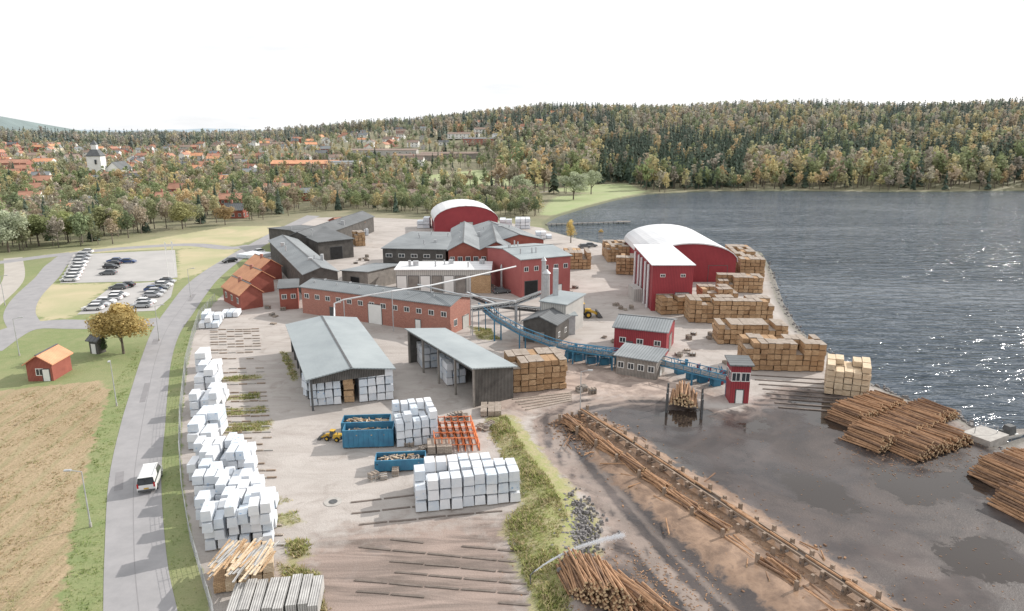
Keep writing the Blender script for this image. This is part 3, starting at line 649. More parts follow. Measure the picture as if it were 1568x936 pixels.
mb.build('church_tower')
core('church_nave',Vector((g.x+3,g.y+4,0)),Vector((math.cos(.15),math.sin(.15),0)),Vector((-math.sin(.15),math.cos(.15),0)),12,26,9,6,'y','white','roof_dark',base=base-1,wins=[('R',5,3,1.6,4),('L',5,3,1.6,4)])
hpos=[(g.x,g.y,22)]
def house(x,y,ang,w,d,h,rise,wm,rm,name='house',nw=3):
    ex=Vector((math.cos(ang),math.sin(ang),0)); ey=Vector((-ex.y,ex.x,0)); zb=float(H(x,y))
    wins=[('F',nw,1.2,1.1,1.3)]+([('F',nw,4,1.1,1.3)] if h>5 else [])+[('R',2,1.2,1,1.3),('L',2,1.2,1,1.3)]
    core(name,Vector((x,y,0))-ex*w/2-ey*d/2,ex,ey,w,d,h,rise,'x',wm,rm,base=zb-.3,wins=wins,extra=chim(.35,.5,h+rise*.6,rise*.6+1,.8,'brick'))
    hpos.append((x,y,max(w,d)))
for (u,v,w,d,h,ri,a,wm,rm,nw) in ((103,333,15,9,4,3,.15,'cream','roof_tile',4),(255,320,9,8,6,3,.2,'white','roof_tile2',3),(330,314,9,8,5,3,-.2,'cream','roof_tile',3),(300,268,12,9,6,3,.1,'falu','roof_tile',3),
  (430,300,20,9,5,3,.1,'brick','roof_tile2',6),(465,308,9,9,5,2.6,.2,'falu','roof_grey',2),(585,297,12,9,4,3,.1,'white','roof_brown',3),(362,334,10,8,4,3,0,'falu','roof_dark',3),
  (470,262,60,18,7,3,.05,'brick','roof_tile',12),(530,260,26,20,7,1,.05,'white','roof_grey',6),(650,302,30,10,3,2,.0,'falu','roof_brown',6),(770,298,18,8,3,2,.1,'falu','roof_tile2',3),
  (20,262,30,12,7,3,.1,'brick','roof_tile2',8),(70,258,18,12,6,3,.0,'white','roof_tile',5),(690,243,60,14,5,1.5,.05,'gwood','roof_brown',10),(640,246,50,14,5,1.5,.05,'gwood','roof_brown',8),
  (130,308,9,8,5,3,.3,'white','roof_tile2',3),(590,240,70,20,7,1.5,0,'lightwall','roof_brown',10),(735,222,40,16,7,1,0,'brick','roof_grey',9),(780,216,40,16,7,1,.2,'white','roof_grey',9),(710,213,40,16,6,2,-.1,'white','roof_brown',8),(855,190,24,12,6,3,0,'white','roof_tile2',4),
  (40,280,14,10,6,3,.2,'white','roof_tile',4),(205,285,12,9,6,3,.3,'white','roof_dark',3),(240,275,12,9,6,3,-.3,'cream','roof_tile2',3),(60,300,12,9,5,3,.1,'falu','roof_tile2',3),(385,275,12,9,6,3,.3,'white','roof_grey',3),(340,285,12,9,5,3,0,'white','roof_tile',3)):
    p=G(u,v); house(p.x,p.y,a,w,d,h,ri,wm,rm,'house' if w<25 else 'apartment_building',nw)
k=0; tries=0
while k<250 and tries<6000:
    tries+=1
    az=R.uniform(-.80,.10); r=math.sqrt(R.uniform(390**2,1200**2))
    if az>-.1 and r<800: continue
    if az>-.30 and r<600: continue
    if az>-.36 and r<470: continue
    if az>-.36 and R.random()<.45: continue
    x=az*r/math.sqrt(1+az*az); y=r/math.sqrt(1+az*az)
    if float(sdf(LAKE,np.array([x]),np.array([y]))[0])>-40: continue
    if any((x-a)**2+(y-b)**2<(14+c*.6)**2 for a,b,c in hpos): continue
    house(x,y,R.uniform(-.5,.5)+(1.57 if R.random()<.3 else 0),R.uniform(9,16),R.uniform(7.5,10),R.choice((3.5,5.8,6)),R.uniform(2.4,3.4),R.choice(('white','white','white','cream','falu','brick','lightwall','white')),R.choice(('roof_tile2','roof_tile','roof_tile2','roof_brown','roof_grey','roof_dark','roof_brown'))); k+=1
# ---------- ground ----------
def axis(lo,hi,st,gr,mx):
    a=list(np.arange(lo,hi,st)); s=st
    while a[-1]<mx: s*=gr; a.append(a[-1]+s)
    return a
xp=axis(0,110,1.2,1.06,9000); xs=np.array([-q for q in xp[:0:-1]]+xp); ys=np.array(axis(15,165,1.0,1.022,9000))
XX,YY=np.meshgrid(xs,ys); X=XX.ravel();Y=YY.ravel(); Z=H(X,Y)
nx,ny=len(xs),len(ys)
YARD=[(330,462),(304,492),(295,520),(286,565),(279,640),(278,700),(283,760),(296,830),(320,910),(345,1100),(1200,1150),(3000,1100),(3000,600),(1580,672),(1530,688),(1488,656),(1450,628),(1400,617),(1330,588),(1265,542),(1212,500),(1190,460),(1176,415),(1165,385),(1100,377),(930,374),(836,350),(700,330),(640,336),(540,332),(470,334),(445,350),(420,385),(375,420)]
MUD=[(812,640),(870,612),(1000,606),(1060,625),(1130,628),(1200,590),(1300,605),(1450,640),(1568,690),(3000,700),(3000,1150),(860,1150),(870,950),(915,870),(925,800),(895,760),(845,720),(815,680)]
BROWN=[(430,870),(520,815),(640,800),(780,790),(800,860),(830,940),(850,1100),(430,1100)]
BANK=[(742,640),(782,636),(812,668),(845,712),(893,770),(915,800),(915,860),(872,880),(868,950),(880,1100),(830,1100),(815,936),(788,860),(775,800),(800,775),(790,730),(760,680)]
MUD2=[(780,520),(870,520),(1000,570),(1130,610),(1000,612),(880,612),(800,640),(730,620),(780,560)]
FIELD=[(-400,620),(-50,605),(60,592),(150,583),(168,600),(152,650),(118,760),(92,940),(80,1100),(-600,1100)]
MEAD=[(190,374),(350,347),(430,346),(432,352),(370,374),(345,378),(200,384),(60,392)]
MEAD2=[(272,382),(365,378),(352,400),(290,424),(272,428)]
MEAD3=[(60,436),(175,434),(150,452),(115,484),(70,492),(50,480)]
PARK=[(826,330),(834,316),(850,302),(900,296),(1000,292),(940,304),(890,317),(850,330)]
PARK2=[(640,276),(730,270),(860,276),(850,288),(700,284)]
PARK3=[(830,292),(900,286),(960,284),(985,292),(900,295)]
BERM=[(882,640),(905,632),(1000,680),(1130,765),(1350,905),(1480,1020),(1380,1090),(1190,940),(1090,870),(970,765),(900,695)]
WEEDS=[[(330,652),(412,645),(418,658),(332,664)],[(335,628),(405,622),(408,632),(336,638)],[(420,790),(455,782),(460,800),(425,808)],[(415,765),(440,760),(445,768),(418,773)],[(335,608),(395,603),(398,610),(336,614)],[(440,830),(470,826),(475,850),(445,855)],[(425,860),(490,880),(500,960),(455,960)],[(340,578),(400,574),(400,580),(340,585)],[(720,500),(750,505),(765,520),(735,520)],[(430,540),(440,540),(458,580),(448,584)]]
POOL=[[(1005,630),(1085,628),(1092,648),(1045,660),(1003,648)],[(1215,612),(1335,622),(1350,648),(1290,662),(1240,650)],[(1330,712),(1420,730),(1520,700),(1540,740),(1500,760),(1400,775),(1340,745)],[(985,668),(1040,690),(1080,730),(1040,720)],[(1130,650),(1170,640),(1180,655),(1140,665)],[(1180,720),(1290,740),(1330,790),(1240,780)],[(1420,830),(1520,820),(1600,900),(1450,880)]]
BANKW=[(738,640),(775,640),(800,690),(840,740),(870,800),(850,840),(872,900),(870,960),(830,960),(800,870),(770,810),(800,770)]
def S(pts): return sdf(poly(pts),X,Y)
att={'yard':S(YARD),'mud':S(MUD),'brown':S(BROWN),'bank':S(BANK),'mud2':S(MUD2),'field':S(FIELD),'mead':np.maximum(np.maximum(S(MEAD),S(MEAD2)),S(MEAD3)),
 'park':np.maximum(np.maximum(S(PARK),S(PARK2)),S(PARK3)),'berm':S(BERM),'weeds':np.max([S(w) for w in WEEDS],axis=0),'pool':np.max([S(w) for w in POOL],axis=0),'lake':sdf(LAKE,X,Y)}
tracks=[[(812,640),(822,680),(860,730),(905,790),(925,840)],[(850,640),(858,680),(890,725),(950,800),(1020,880),(1100,960)],[(850,655),(880,622),(960,608),(1060,612)]]
att['track']=np.min([sdf(poly(t),X,Y,False) for t in tracks],axis=0)
Z=Z+np.clip(att['berm'],0,1.6)*.3+np.clip(att['bank'],0,3)*.25
rr=np.sqrt(X*X+Y*Y); att['far']=rr
me=bpy.data.meshes.new('ground')
def mkmesh(me,V,Fc,k):
    me.vertices.add(len(V)); me.vertices.foreach_set('co',np.asarray(V,np.float32).ravel())
    me.loops.add(len(Fc)*k); me.loops.foreach_set('vertex_index',np.asarray(Fc,np.int32).ravel())
    me.polygons.add(len(Fc)); me.polygons.foreach_set('loop_start',np.arange(0,len(Fc)*k,k,dtype=np.int32))
    me.update(calc_edges=True)
I=np.arange(nx*ny).reshape(ny,nx); Fq=np.stack([I[:-1,:-1],I[:-1,1:],I[1:,1:],I[1:,:-1]],-1).reshape(-1,4)
mkmesh(me,np.stack([X,Y,Z],1),Fq,4); me.polygons.foreach_set('use_smooth',[True]*len(Fq))
for k_,a in att.items():
    at=me.attributes.new(k_,'FLOAT','POINT'); at.data.foreach_set('value',a.astype(np.float32))
go=bpy.data.objects.new('ground',me); COL.objects.link(go)
gm=bpy.data.materials.new('ground_surface'); t,N,L,B=nt(gm); tc=N.new('ShaderNodeTexCoord')
def noise(sc,det=5,ro=.6,dist=0.,vec=None):
    n=N.new('ShaderNodeTexNoise'); n.inputs['Scale'].default_value=sc;n.inputs['Detail'].default_value=det;n.inputs['Roughness'].default_value=ro;n.inputs['Distortion'].default_value=dist
    L.new(vec or tc.outputs['Object'],n.inputs['Vector']); return n.outputs['Fac']
def mr(x,a,b,c=0.,d=1.):
    m=N.new('ShaderNodeMapRange');m.inputs[1].default_value=a;m.inputs[2].default_value=b;m.inputs[3].default_value=c;m.inputs[4].default_value=d; L.new(x,m.inputs[0]); return m.outputs[0]
def mix(f,a,b):
    m=N.new('ShaderNodeMix');m.data_type='RGBA'
    if isinstance(f,float): m.inputs[0].default_value=f
    else: L.new(f,m.inputs[0])
    for i,c in ((6,a),(7,b)):
        if isinstance(c,tuple): m.inputs[i].default_value=rgb(c)
        else: L.new(c,m.inputs[i])
    return m.outputs[2]
def math_(op,a,b):
    m=N.new('ShaderNodeMath');m.operation=op
    for i,c in enumerate((a,b)):
        if isinstance(c,(float,int)): m.inputs[i].default_value=c
        else: L.new(c,m.inputs[i])
    return m.outputs[0]
def attr(n): a=N.new('ShaderNodeAttribute');a.attribute_name=n; return a.outputs['Fac']
def mapped(rot,sc):
    m=N.new('ShaderNodeMapping'); m.inputs['Rotation'].default_value=(0,0,rot); m.inputs['Scale'].default_value=sc; L.new(tc.outputs['Object'],m.inputs['Vector']); return m.outputs[0]
nb=noise(.06,7,.6,.5); nm=noise(.5,7,.65,.3); nf=noise(4,5,.7)
def zone(col,name,c,amp=1.5,w=.3,strength=1.):
    s=math_('ADD',attr(name),mr(nm,.3,.7,-amp,amp)); f=mr(s,-w,w,0.,strength); return mix(f,col,c)
grass=mix(mr(nm,.3,.7),(.18,.235,.09),(.29,.29,.145)); grass=mix(mr(nf,.35,.75),grass,(.14,.18,.065)); grass=mix(mr(nb,.45,.7,0,.5),grass,(.30,.28,.16))
forest=mix(mr(nb,.35,.65),(.17,.17,.10),(.26,.235,.155))
col=mix(mr(attr('far'),230,330),grass,forest)
park=mix(mr(nb,.3,.7),(.27,.33,.15),(.34,.36,.20)); col=zone(col,'park',park,3,1)
mead=mix(mr(nb,.35,.65),(.47,.40,.26),(.34,.34,.19)); col=zone(col,'mead',mead,1.5,.8)
vs=mapped(-.44,(3.,.12,1)); rows=noise(1,5,.6,.4,vs)
wv=N.new('ShaderNodeTexWave'); wv.inputs['Scale'].default_value=.11; wv.inputs['Distortion'].default_value=9.; wv.inputs['Detail'].default_value=4; wv.inputs['Detail Scale'].default_value=.5
L.new(mapped(-.44,(1,.3,1)),wv.inputs['Vector'])
field=mix(mr(rows,.35,.68),(.41,.31,.195),(.28,.215,.125)); field=mix(mr(wv.outputs['Fac'],.75,1.,0,.5),field,(.22,.23,.11)); field=mix(mr(nb,.4,.65,0,.45),field,(.47,.37,.25)); field=mix(mr(nf,.45,.6,0,.5),field,(.20,.15,.09))
field=mix(mr(noise(1.3,4,.6,.3),.52,.66,0,.4),field,(.24,.22,.11))
col=zone(col,'field',field,.8,.3)
st=noise(1,6,.65,.8,mapped(.35,(.12,.35,1)))
yard=mix(mr(nb,.3,.7),(.46,.42,.39),(.37,.34,.315)); yard=mix(mr(st,.42,.72,0,.6),yard,(.27,.23,.205)); yard=mix(mr(nf,.5,.75,0,.25),yard,(.50,.48,.45))
yard=mix(mr(noise(.22,5,.7,1.5),.54,.74,0,.6),yard,(.21,.175,.15))
col=zone(col,'yard',yard,.3,.15)
sw=noise(.16,6,.62,2.2)
col=zone(col,'mud2',mix(mr(sw,.38,.62),(.44,.345,.29),(.21,.155,.13)),1.5,2,.85)
col=zone(col,'brown',mix(mr(noise(1,6,.6,1.2,mapped(.25,(.08,.5,1))),.4,.62),(.30,.225,.19),(.12,.088,.072)),2.5,2.5,.85)
mudc=mix(mr(noise(.09,6,.6,2.),.4,.65),(.034,.028,.028),(.068,.054,.050)); mudc=mix(mr(nf,.5,.8,0,.45),mudc,(.11,.085,.07)); mudc=mix(mr(noise(.05,4,.6,1.),.55,.7,0,.45),mudc,(.13,.10,.09))
tk=math_('ADD',attr('track'),mr(nm,.3,.7,-.3,.3)); tks=mr(math_('SINE',math_('MULTIPLY',tk,3.),0.),-.3,.9)
tkf=math_('MULTIPLY',math_('MULTIPLY',tks,mr(tk,1.6,3.6,.85,0.)),mr(nb,.35,.6,.4,1.)); mudc=mix(tkf,mudc,(.33,.265,.225))
edge=mr(attr('mud'),0,4.5,.8,0); mudc=mix(math_('MULTIPLY',edge,mr(sw,.4,.6)),mudc,(.36,.28,.24))
col=zone(col,'mud',mudc,.9,.7)
bermc=mix(mr(nm,.38,.62),(.33,.22,.15),(.17,.11,.075)); col=zone(col,'berm',bermc,1.3,.5)
bankc=mix(mr(nm,.4,.6),(.26,.28,.10),(.36,.31,.19)); bankc=mix(mr(nf,.45,.7,0,.7),bankc,(.18,.20,.07)); col=zone(col,'bank',bankc,1.2,.4)
col=zone(col,'weeds',mix(mr(nf,.35,.65),(.25,.26,.10),(.33,.29,.18)),.8,.3,.9)
pl_=mr(math_('ADD',attr('pool'),mr(nm,.3,.7,-1.2,1.2)),-.3,.3); col=mix(pl_,col,(.035,.027,.023))
shore=mix(mr(nf,.4,.6),(.20,.19,.17),(.10,.09,.08)); shore=mix(mr(attr('far'),200,300),shore,(.13,.135,.08))
col=mix(mr(attr('lake'),-1.6,.3),col,shore)
L.new(col,B.inputs['Base Color'])
mf=mr(attr('mud'),0,2.); wet=math_('MULTIPLY',mf,mr(noise(.10,4,.5,1.),.42,.58,.45,1.)); 
pud=math_('MULTIPLY',mr(math_('MAXIMUM',attr('mud2'),attr('brown')),0,2.),mr(noise(.14,4,.5,1.),.58,.65))
wet=math_('MAXIMUM',math_('MAXIMUM',wet,pud),math_('MULTIPLY',pl_,1.2))
ro=N.new('ShaderNodeMapRange'); ro.inputs[2].default_value=1.2; ro.inputs[3].default_value=.9; ro.inputs[4].default_value=.05; L.new(wet,ro.inputs[0]); L.new(ro.outputs[0],B.inputs['Roughness']); B.inputs['Specular IOR Level'].default_value=.42
bp=N.new('ShaderNodeBump'); bp.inputs['Distance'].default_value=.12; L.new(nf,bp.inputs['Height']); L.new(mr(wet,0,1.1,.55,.01),bp.inputs['Strength']); L.new(bp.outputs[0],B.inputs['Normal'])
me.materials.append(gm)
# water
wm=bpy.data.materials.new('lake_water'); t,N,L,B=nt(wm); tc=N.new('ShaderNodeTexCoord')
B.inputs['Base Color'].default_value=(.05,.07,.095,1); B.inputs['Roughness'].default_value=.1; B.inputs['IOR'].default_value=1.38
n1=noise(1,3,.5,.8,mapped(.45,(.13,.42,1))); n2=noise(1,3,.5,.4,mapped(.3,(.5,1.3,1)))
calm=noise(1,3,.5,.5,mapped(.1,(.006,.03,1)))
hh=math_('ADD',mr(n1,.3,.7),math_('MULTIPLY',n2,.45))
bp=N.new('ShaderNodeBump'); bp.inputs['Distance'].default_value=1.; L.new(hh,bp.inputs['Height']); L.new(mr(calm,.35,.65,.35,1.),bp.inputs['Strength']); L.new(bp.outputs[0],B.inputs['Normal'])
M['water']=wm
mb=MB('water'); mb.face([(-30,30,-.6),(4000,30,-.6),(4000,900,-.6),(-30,900,-.6)],'water'); mb.build('lake_water')
# ---------- trees ----------
def decid(nleaf,ls,seed,nl=8,slim=1.,trunk=True):
    r=np.random.RandomState(seed); V=[];Fc=[];Sh=[]
    lob=[]
    for i in range(nl):
        a=r.rand()*6.28; rad=r.uniform(.05,.26)*slim; h=r.uniform(.38,.82); lob.append((rad*math.cos(a),rad*math.sin(a),h,r.uniform(.11,.2)*(1.15-abs(h-.55)),r.uniform(.8,1.15)))
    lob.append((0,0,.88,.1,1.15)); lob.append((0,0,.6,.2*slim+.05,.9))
    for i in range(nleaf):
        l=lob[r.randint(len(lob))]; d=r.randn(3); d/=np.linalg.norm(d); rr_=l[3]*(r.uniform(.45,1.1)); c=np.array(l[:3])+d*rr_*np.array([1,1,.9])
        a=r.randn(3);a/=np.linalg.norm(a);a=a*.6+np.cross(d,a)*.8; b=np.cross(d+.6*r.randn(3),a); b/=np.linalg.norm(b)+1e-6
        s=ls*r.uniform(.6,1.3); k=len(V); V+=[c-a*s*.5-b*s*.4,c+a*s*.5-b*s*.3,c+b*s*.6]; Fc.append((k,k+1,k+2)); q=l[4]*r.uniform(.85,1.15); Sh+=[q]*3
    if trunk:
        for j,(p0,p1,w0,w1) in enumerate([((0,0,0),(0,0,.6),.022,.01)]+[((0,0,.28+.05*i),l[:3],.009,.003) for i,l in enumerate(lob[:6])]):
            k=len(V); 
            for (p,w) in ((p0,w0),(p1,w1)):
                for q in range(3): V.append(np.array([p[0]+w*math.cos(q*2.1),p[1]+w*math.sin(q*2.1),p[2]]))
            for q in range(3):
                q2=(q+1)%3; Fc+=[(k+q,k+q2,k+3+q2),(k+q,k+3+q2,k+3+q)]
            Sh+=[-1]*6
    return np.array(V),np.array(Fc),np.array(Sh)
def spruce(levels,per,seed):
    r=np.random.RandomState(seed);V=[];Fc=[];Sh=[]
    for l in range(levels):
        f=l/levels; h=.12+.86*f; rad=.17*(1-f)**.85+.012
        for k in range(max(4,int(per*(1-.5*f)))):
            a=r.rand()*6.28; rr_=rad*r.uniform(.65,1.2); w=rad*.55+.008; tip=np.array([rr_*math.cos(a),rr_*math.sin(a),h-.05-.25*rr_]); pr=np.array([-math.sin(a),math.cos(a),0])*w
            mid=tip*.45; mid[2]=h-.015; top=np.array([0,0,h+.07*(1-f)+.02]); q=len(V); V+=[top,mid*[1,1,1]+pr*.9,tip,mid-pr*.9]; Fc+=[(q,q+1,q+2),(q,q+2,q+3)]; s=r.uniform(.75,1.2); Sh+=[s]*4
    k=len(V)
    for (z,w) in ((0,.014),(.95,.003)):
        for q in range(3): V.append(np.array([w*math.cos(q*2.1),w*math.sin(q*2.1),z]))
    for q in range(3):
        q2=(q+1)%3; Fc+=[(k+q,k+q2,k+3+q2),(k+q,k+3+q2,k+3+q)]
    Sh+=[-1]*6
    return np.array(V),np.array(Fc),np.array(Sh)
def mass(name,protos,inst):
    Vs=[];Fs=[];Cs=[];off=0
    for pi in range(len(protos)):
        ii=[i for i in inst if i[0]==pi]
        if not ii: continue
        V,Fc,Sh=protos[pi]; A=np.array([i[1:7] for i in ii]); C=np.array([i[7] for i in ii]); n=len(ii); ca=np.cos(A[:,5])[:,None]; sa=np.sin(A[:,5])[:,None]
        x=(V[None,:,0]*ca-V[None,:,1]*sa)*A[:,3:4]+A[:,0:1]; y=(V[None,:,0]*sa+V[None,:,1]*ca)*A[:,3:4]+A[:,1:2]; z=V[None,:,2]*A[:,4:5]+A[:,2:3]
        Vs.append(np.stack([x,y,z],-1).reshape(-1,3)); Fs.append((Fc[None]+(np.arange(n)*len(V))[:,None,None]+off).reshape(-1,3)); off+=n*len(V)
        c=C[:,None,:]*np.maximum(Sh,0)[None,:,None]; c[:,Sh<0]=(.22,.19,.16); Cs.append(c.reshape(-1,3))
    V=np.concatenate(Vs);Fc=np.concatenate(Fs);C=np.concatenate(Cs); me=bpy.data.meshes.new(name); mkmesh(me,V,Fc,3)
    at=me.attributes.new('Col','FLOAT_COLOR','POINT'); at.data.foreach_set('color',np.concatenate([C,np.ones((len(C),1))],1).astype(np.float32).ravel())
    me.materials.append(M['fol']); o=bpy.data.objects.new(name,me); COL.objects.link(o); return o
PR=[decid(130,.12,s,8) for s in (1,2,3)]+[decid(120,.10,s,8,.55) for s in (4,5)]+[spruce(9,7,s) for s in (6,7)]
PM=[decid(520,.07,s,10) for s in (11,12,13)]+[decid(420,.065,s,9,.55) for s in (14,15)]+[spruce(14,10,s) for s in (16,17)]
YEL=[(.52,.45,.23),(.47,.41,.22),(.54,.41,.23),(.43,.40,.22)]; BRN=[(.38,.32,.24),(.42,.34,.24),(.36,.32,.26),(.40,.37,.28)]; GRN=[(.24,.28,.13),(.29,.31,.16),(.20,.245,.125),(.33,.34,.20)]; SPR=[(.085,.125,.085),(.105,.145,.10),(.13,.165,.115)]
def pick(r,w):
    k=r.random()
    if k<w[0]: return 'S',r.choice(SPR)
    if k<w[0]+w[1]: return 'D',r.choice(YEL)
    if k<w[0]+w[1]+w[2]: return 'D',r.choice(BRN)
    return 'D',r.choice(GRN)
HP=np.array([(a,b,c) for a,b,c in hpos])
def near_house(x,y,pad=5,front=20):
    d=np.hypot(HP[:,0]-x,HP[:,1]-y)
    if (d<HP[:,2]*.6+pad).any(): return True
    rx=HP[:,0]-x; ry=HP[:,1]-y; along=(rx*x+ry*y)/math.hypot(x,y); perp=np.abs(rx*y-ry*x)/math.hypot(x,y)
    return bool(((along>0)&(along<front)&(perp<HP[:,2]*.5)).any())
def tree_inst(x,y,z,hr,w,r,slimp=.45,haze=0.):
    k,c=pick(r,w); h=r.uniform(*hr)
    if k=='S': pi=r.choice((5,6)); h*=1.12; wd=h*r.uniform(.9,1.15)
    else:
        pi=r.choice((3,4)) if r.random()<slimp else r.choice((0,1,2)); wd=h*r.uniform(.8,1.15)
    v=r.uniform(.82,1.18); c=tuple(q*v*(1-haze)+g*haze for q,g in zip(c,(.38,.41,.44)))  # distance haze mixed into the foliage colour as pale grey-blue
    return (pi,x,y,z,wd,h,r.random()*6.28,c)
rt=random.Random(5)
pk=[poly(PARK),poly(PARK2),poly(MEAD),poly(PARK3)]
def gen(r0,r1,cell,hr,scale=1.):
    out=[]; n=int(r1/cell)+1
    X_=[];Y_=[]
    for i in range(-n,n+1):
        for j in range(int(r0*.6/cell),n+1):
            x=(i+rt.uniform(-.45,.45))*cell;y=(j+rt.uniform(-.45,.45))*cell; r=math.hypot(x,y)
            if y<1 or abs(x/y)>.86 or r<r0 or r>r1: continue
            X_.append(x);Y_.append(y)
    X_=np.array(X_);Y_=np.array(Y_); ld=sdf(LAKE,X_,Y_); Z_=H(X_,Y_); pkd=np.max([sdf(p,X_,Y_) for p in pk],axis=0)
    for x,y,l,z,pd in zip(X_,Y_,ld,Z_,pkd):
        if l>-1.5 or pd>-2: continue
        az=x/y; r=math.hypot(x,y); nz=math.sin(x/90.+1.3)*math.sin(y/130.)+.5*math.sin(x/37.+y/51.)
        fz=az>-.02 or r>1250
        if az>-.12 and az<=-.02 and r>900: fz=True
        if not fz:
            if rt.random()<(.48 if nz<0 else .28) : continue
            if near_house(x,y,4,24): continue
            w=(.14,.25,.22); hh=(hr[0]*.5,hr[1]*.62)
        else:
            hh=hr
            if l>-14: w=(.03,.38,.30); hh=(11,17)
            elif nz>.25: w=(.75,.10,.06)
            elif nz<-.4: w=(.12,.30,.34)
            else: w=(.40,.20,.22)
            if az>.60 and r<640: w=(.08,.32,.45)
            if .12<az<.33 and r<760 and l<-22: w=(.90,.04,.03)
            if az>.33 and r<640 and l<-14: w=(.18,.22,.3)
            if near_house(x,y): continue
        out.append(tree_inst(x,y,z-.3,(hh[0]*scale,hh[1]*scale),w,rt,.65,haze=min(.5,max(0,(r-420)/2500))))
    return out
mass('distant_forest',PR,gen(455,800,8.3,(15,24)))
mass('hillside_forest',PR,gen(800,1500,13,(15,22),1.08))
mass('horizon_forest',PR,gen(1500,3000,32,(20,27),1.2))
def scat(name,pts,cell,hr,w,front=20,slim=.3,keep=1.):
    pl=poly(pts); x0,y0=pl.min(0);x1,y1=pl.max(0); out=[]
    xs_=np.arange(x0,x1,cell);ys_=np.arange(y0,y1,cell); g_=np.array([(a+rt.uniform(-.5,.5)*cell,b+rt.uniform(-.5,.5)*cell) for a in xs_ for b in ys_])
    s_=sdf(pl,g_[:,0],g_[:,1])
    for (x,y),q in zip(g_,s_):
        if q<0 or near_house(x,y,2,front) or rt.random()>keep: continue
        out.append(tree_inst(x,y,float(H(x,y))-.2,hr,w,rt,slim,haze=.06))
    mass(name,PM,out)
scat('tree_belt',[(-260,300),(0,296),(330,285),(440,296),(470,322),(425,338),(330,343),(230,356),(195,372),(50,385),(0,387),(-200,395)],6.8,(7,13.5),(.12,.17,.25),20,keep=.9)
scat('tree_belt',[(480,325),(560,322),(650,330),(825,333),(828,306),(700,301),(560,288),(470,296)],5.7,(6,10.5),(.07,.08,.24),14)
scat('park_trees',[(830,292),(960,281),(1000,291),(1080,290),(1080,275),(900,268),(760,270)],14,(10,17),(.15,.3,.2),5)
scat('garden_trees',[(-200,285),(300,268),(560,258),(640,262),(560,282),(440,296),(0,299)],11.5,(7,13),(.2,.18,.2),22,keep=.85)
def bigtree(name,u,v,h,w,c,seed,n=5200,ls=.03,slim=1.):
    p=G(u,v); V,Fc,Sh=decid(n,ls,seed,15,slim,False); o=mass(name+'_crown',[(V,Fc,Sh)],[(0,p.x,p.y,p.z,w/.62,h,0,c)])
    mb=MB('trunk'); r=random.Random(seed); mb.cyl(p,p+Vector((0,0,h*.55)),h*.025,h*.012,8,'trunk')
    for i in range(9):
        a=r.random()*6.28; z=h*r.uniform(.22,.5); mb.cyl(p+Vector((0,0,z)),p+Vector((math.cos(a)*w*.33,math.sin(a)*w*.33,z+h*r.uniform(.15,.35))),h*.009,h*.003,5,'trunk')
    t_=mb.build('trunk'); e=bpy.data.objects.new(name,None); COL.objects.link(e); o.parent=e; o.name='crown'; t_.parent=e
bigtree('autumn_maple_tree',190,546,10.4,8.3,(.52,.40,.17),41,13000,.034)
bigtree('birch_tree',14,388,15,13,(.46,.50,.36),22,5200,.035)
bigtree('birch_tree',-20,380,13,12,(.42,.46,.30),32,4200,.035)
bigtree('oak_tree',105,372,12,12,(.33,.36,.16),33,4200,.035); bigtree('oak_tree',160,362,12,12,(.30,.31,.16),34,4200,.035); bigtree('oak_tree',280,352,12,12,(.38,.37,.18),35,4000,.035); bigtree('oak_tree',60,378,12,11,(.26,.29,.14),36,4000,.035)
bigtree('willow_tree',878,306,17,16,(.46,.50,.35),23,3500,.04); bigtree('willow_tree',905,298,16,12,(.46,.50,.35),24,3000,.04); bigtree('willow_tree',800,303,15,13,(.46,.50,.35),25,3000,.04)
bigtree('yellow_birch_tree',874,372,9,4.5,(.60,.48,.2),26,1800,.04,.6); bigtree('yellow_birch_tree',920,372,6,3,(.55,.40,.16),27,1200,.05,.6)
bigtree('oak_tree',217,330,10,9,(.42,.42,.16),28,3000,.04); bigtree('oak_tree',345,345,9,8,(.38,.28,.15),29,2600,.04); bigtree('oak_tree',750,318,12,9,(.19,.19,.13),30,2600,.04)
bigtree('thuja_tree',158,545,4,2.5,(.10,.14,.07),31,1500,.05,.6)
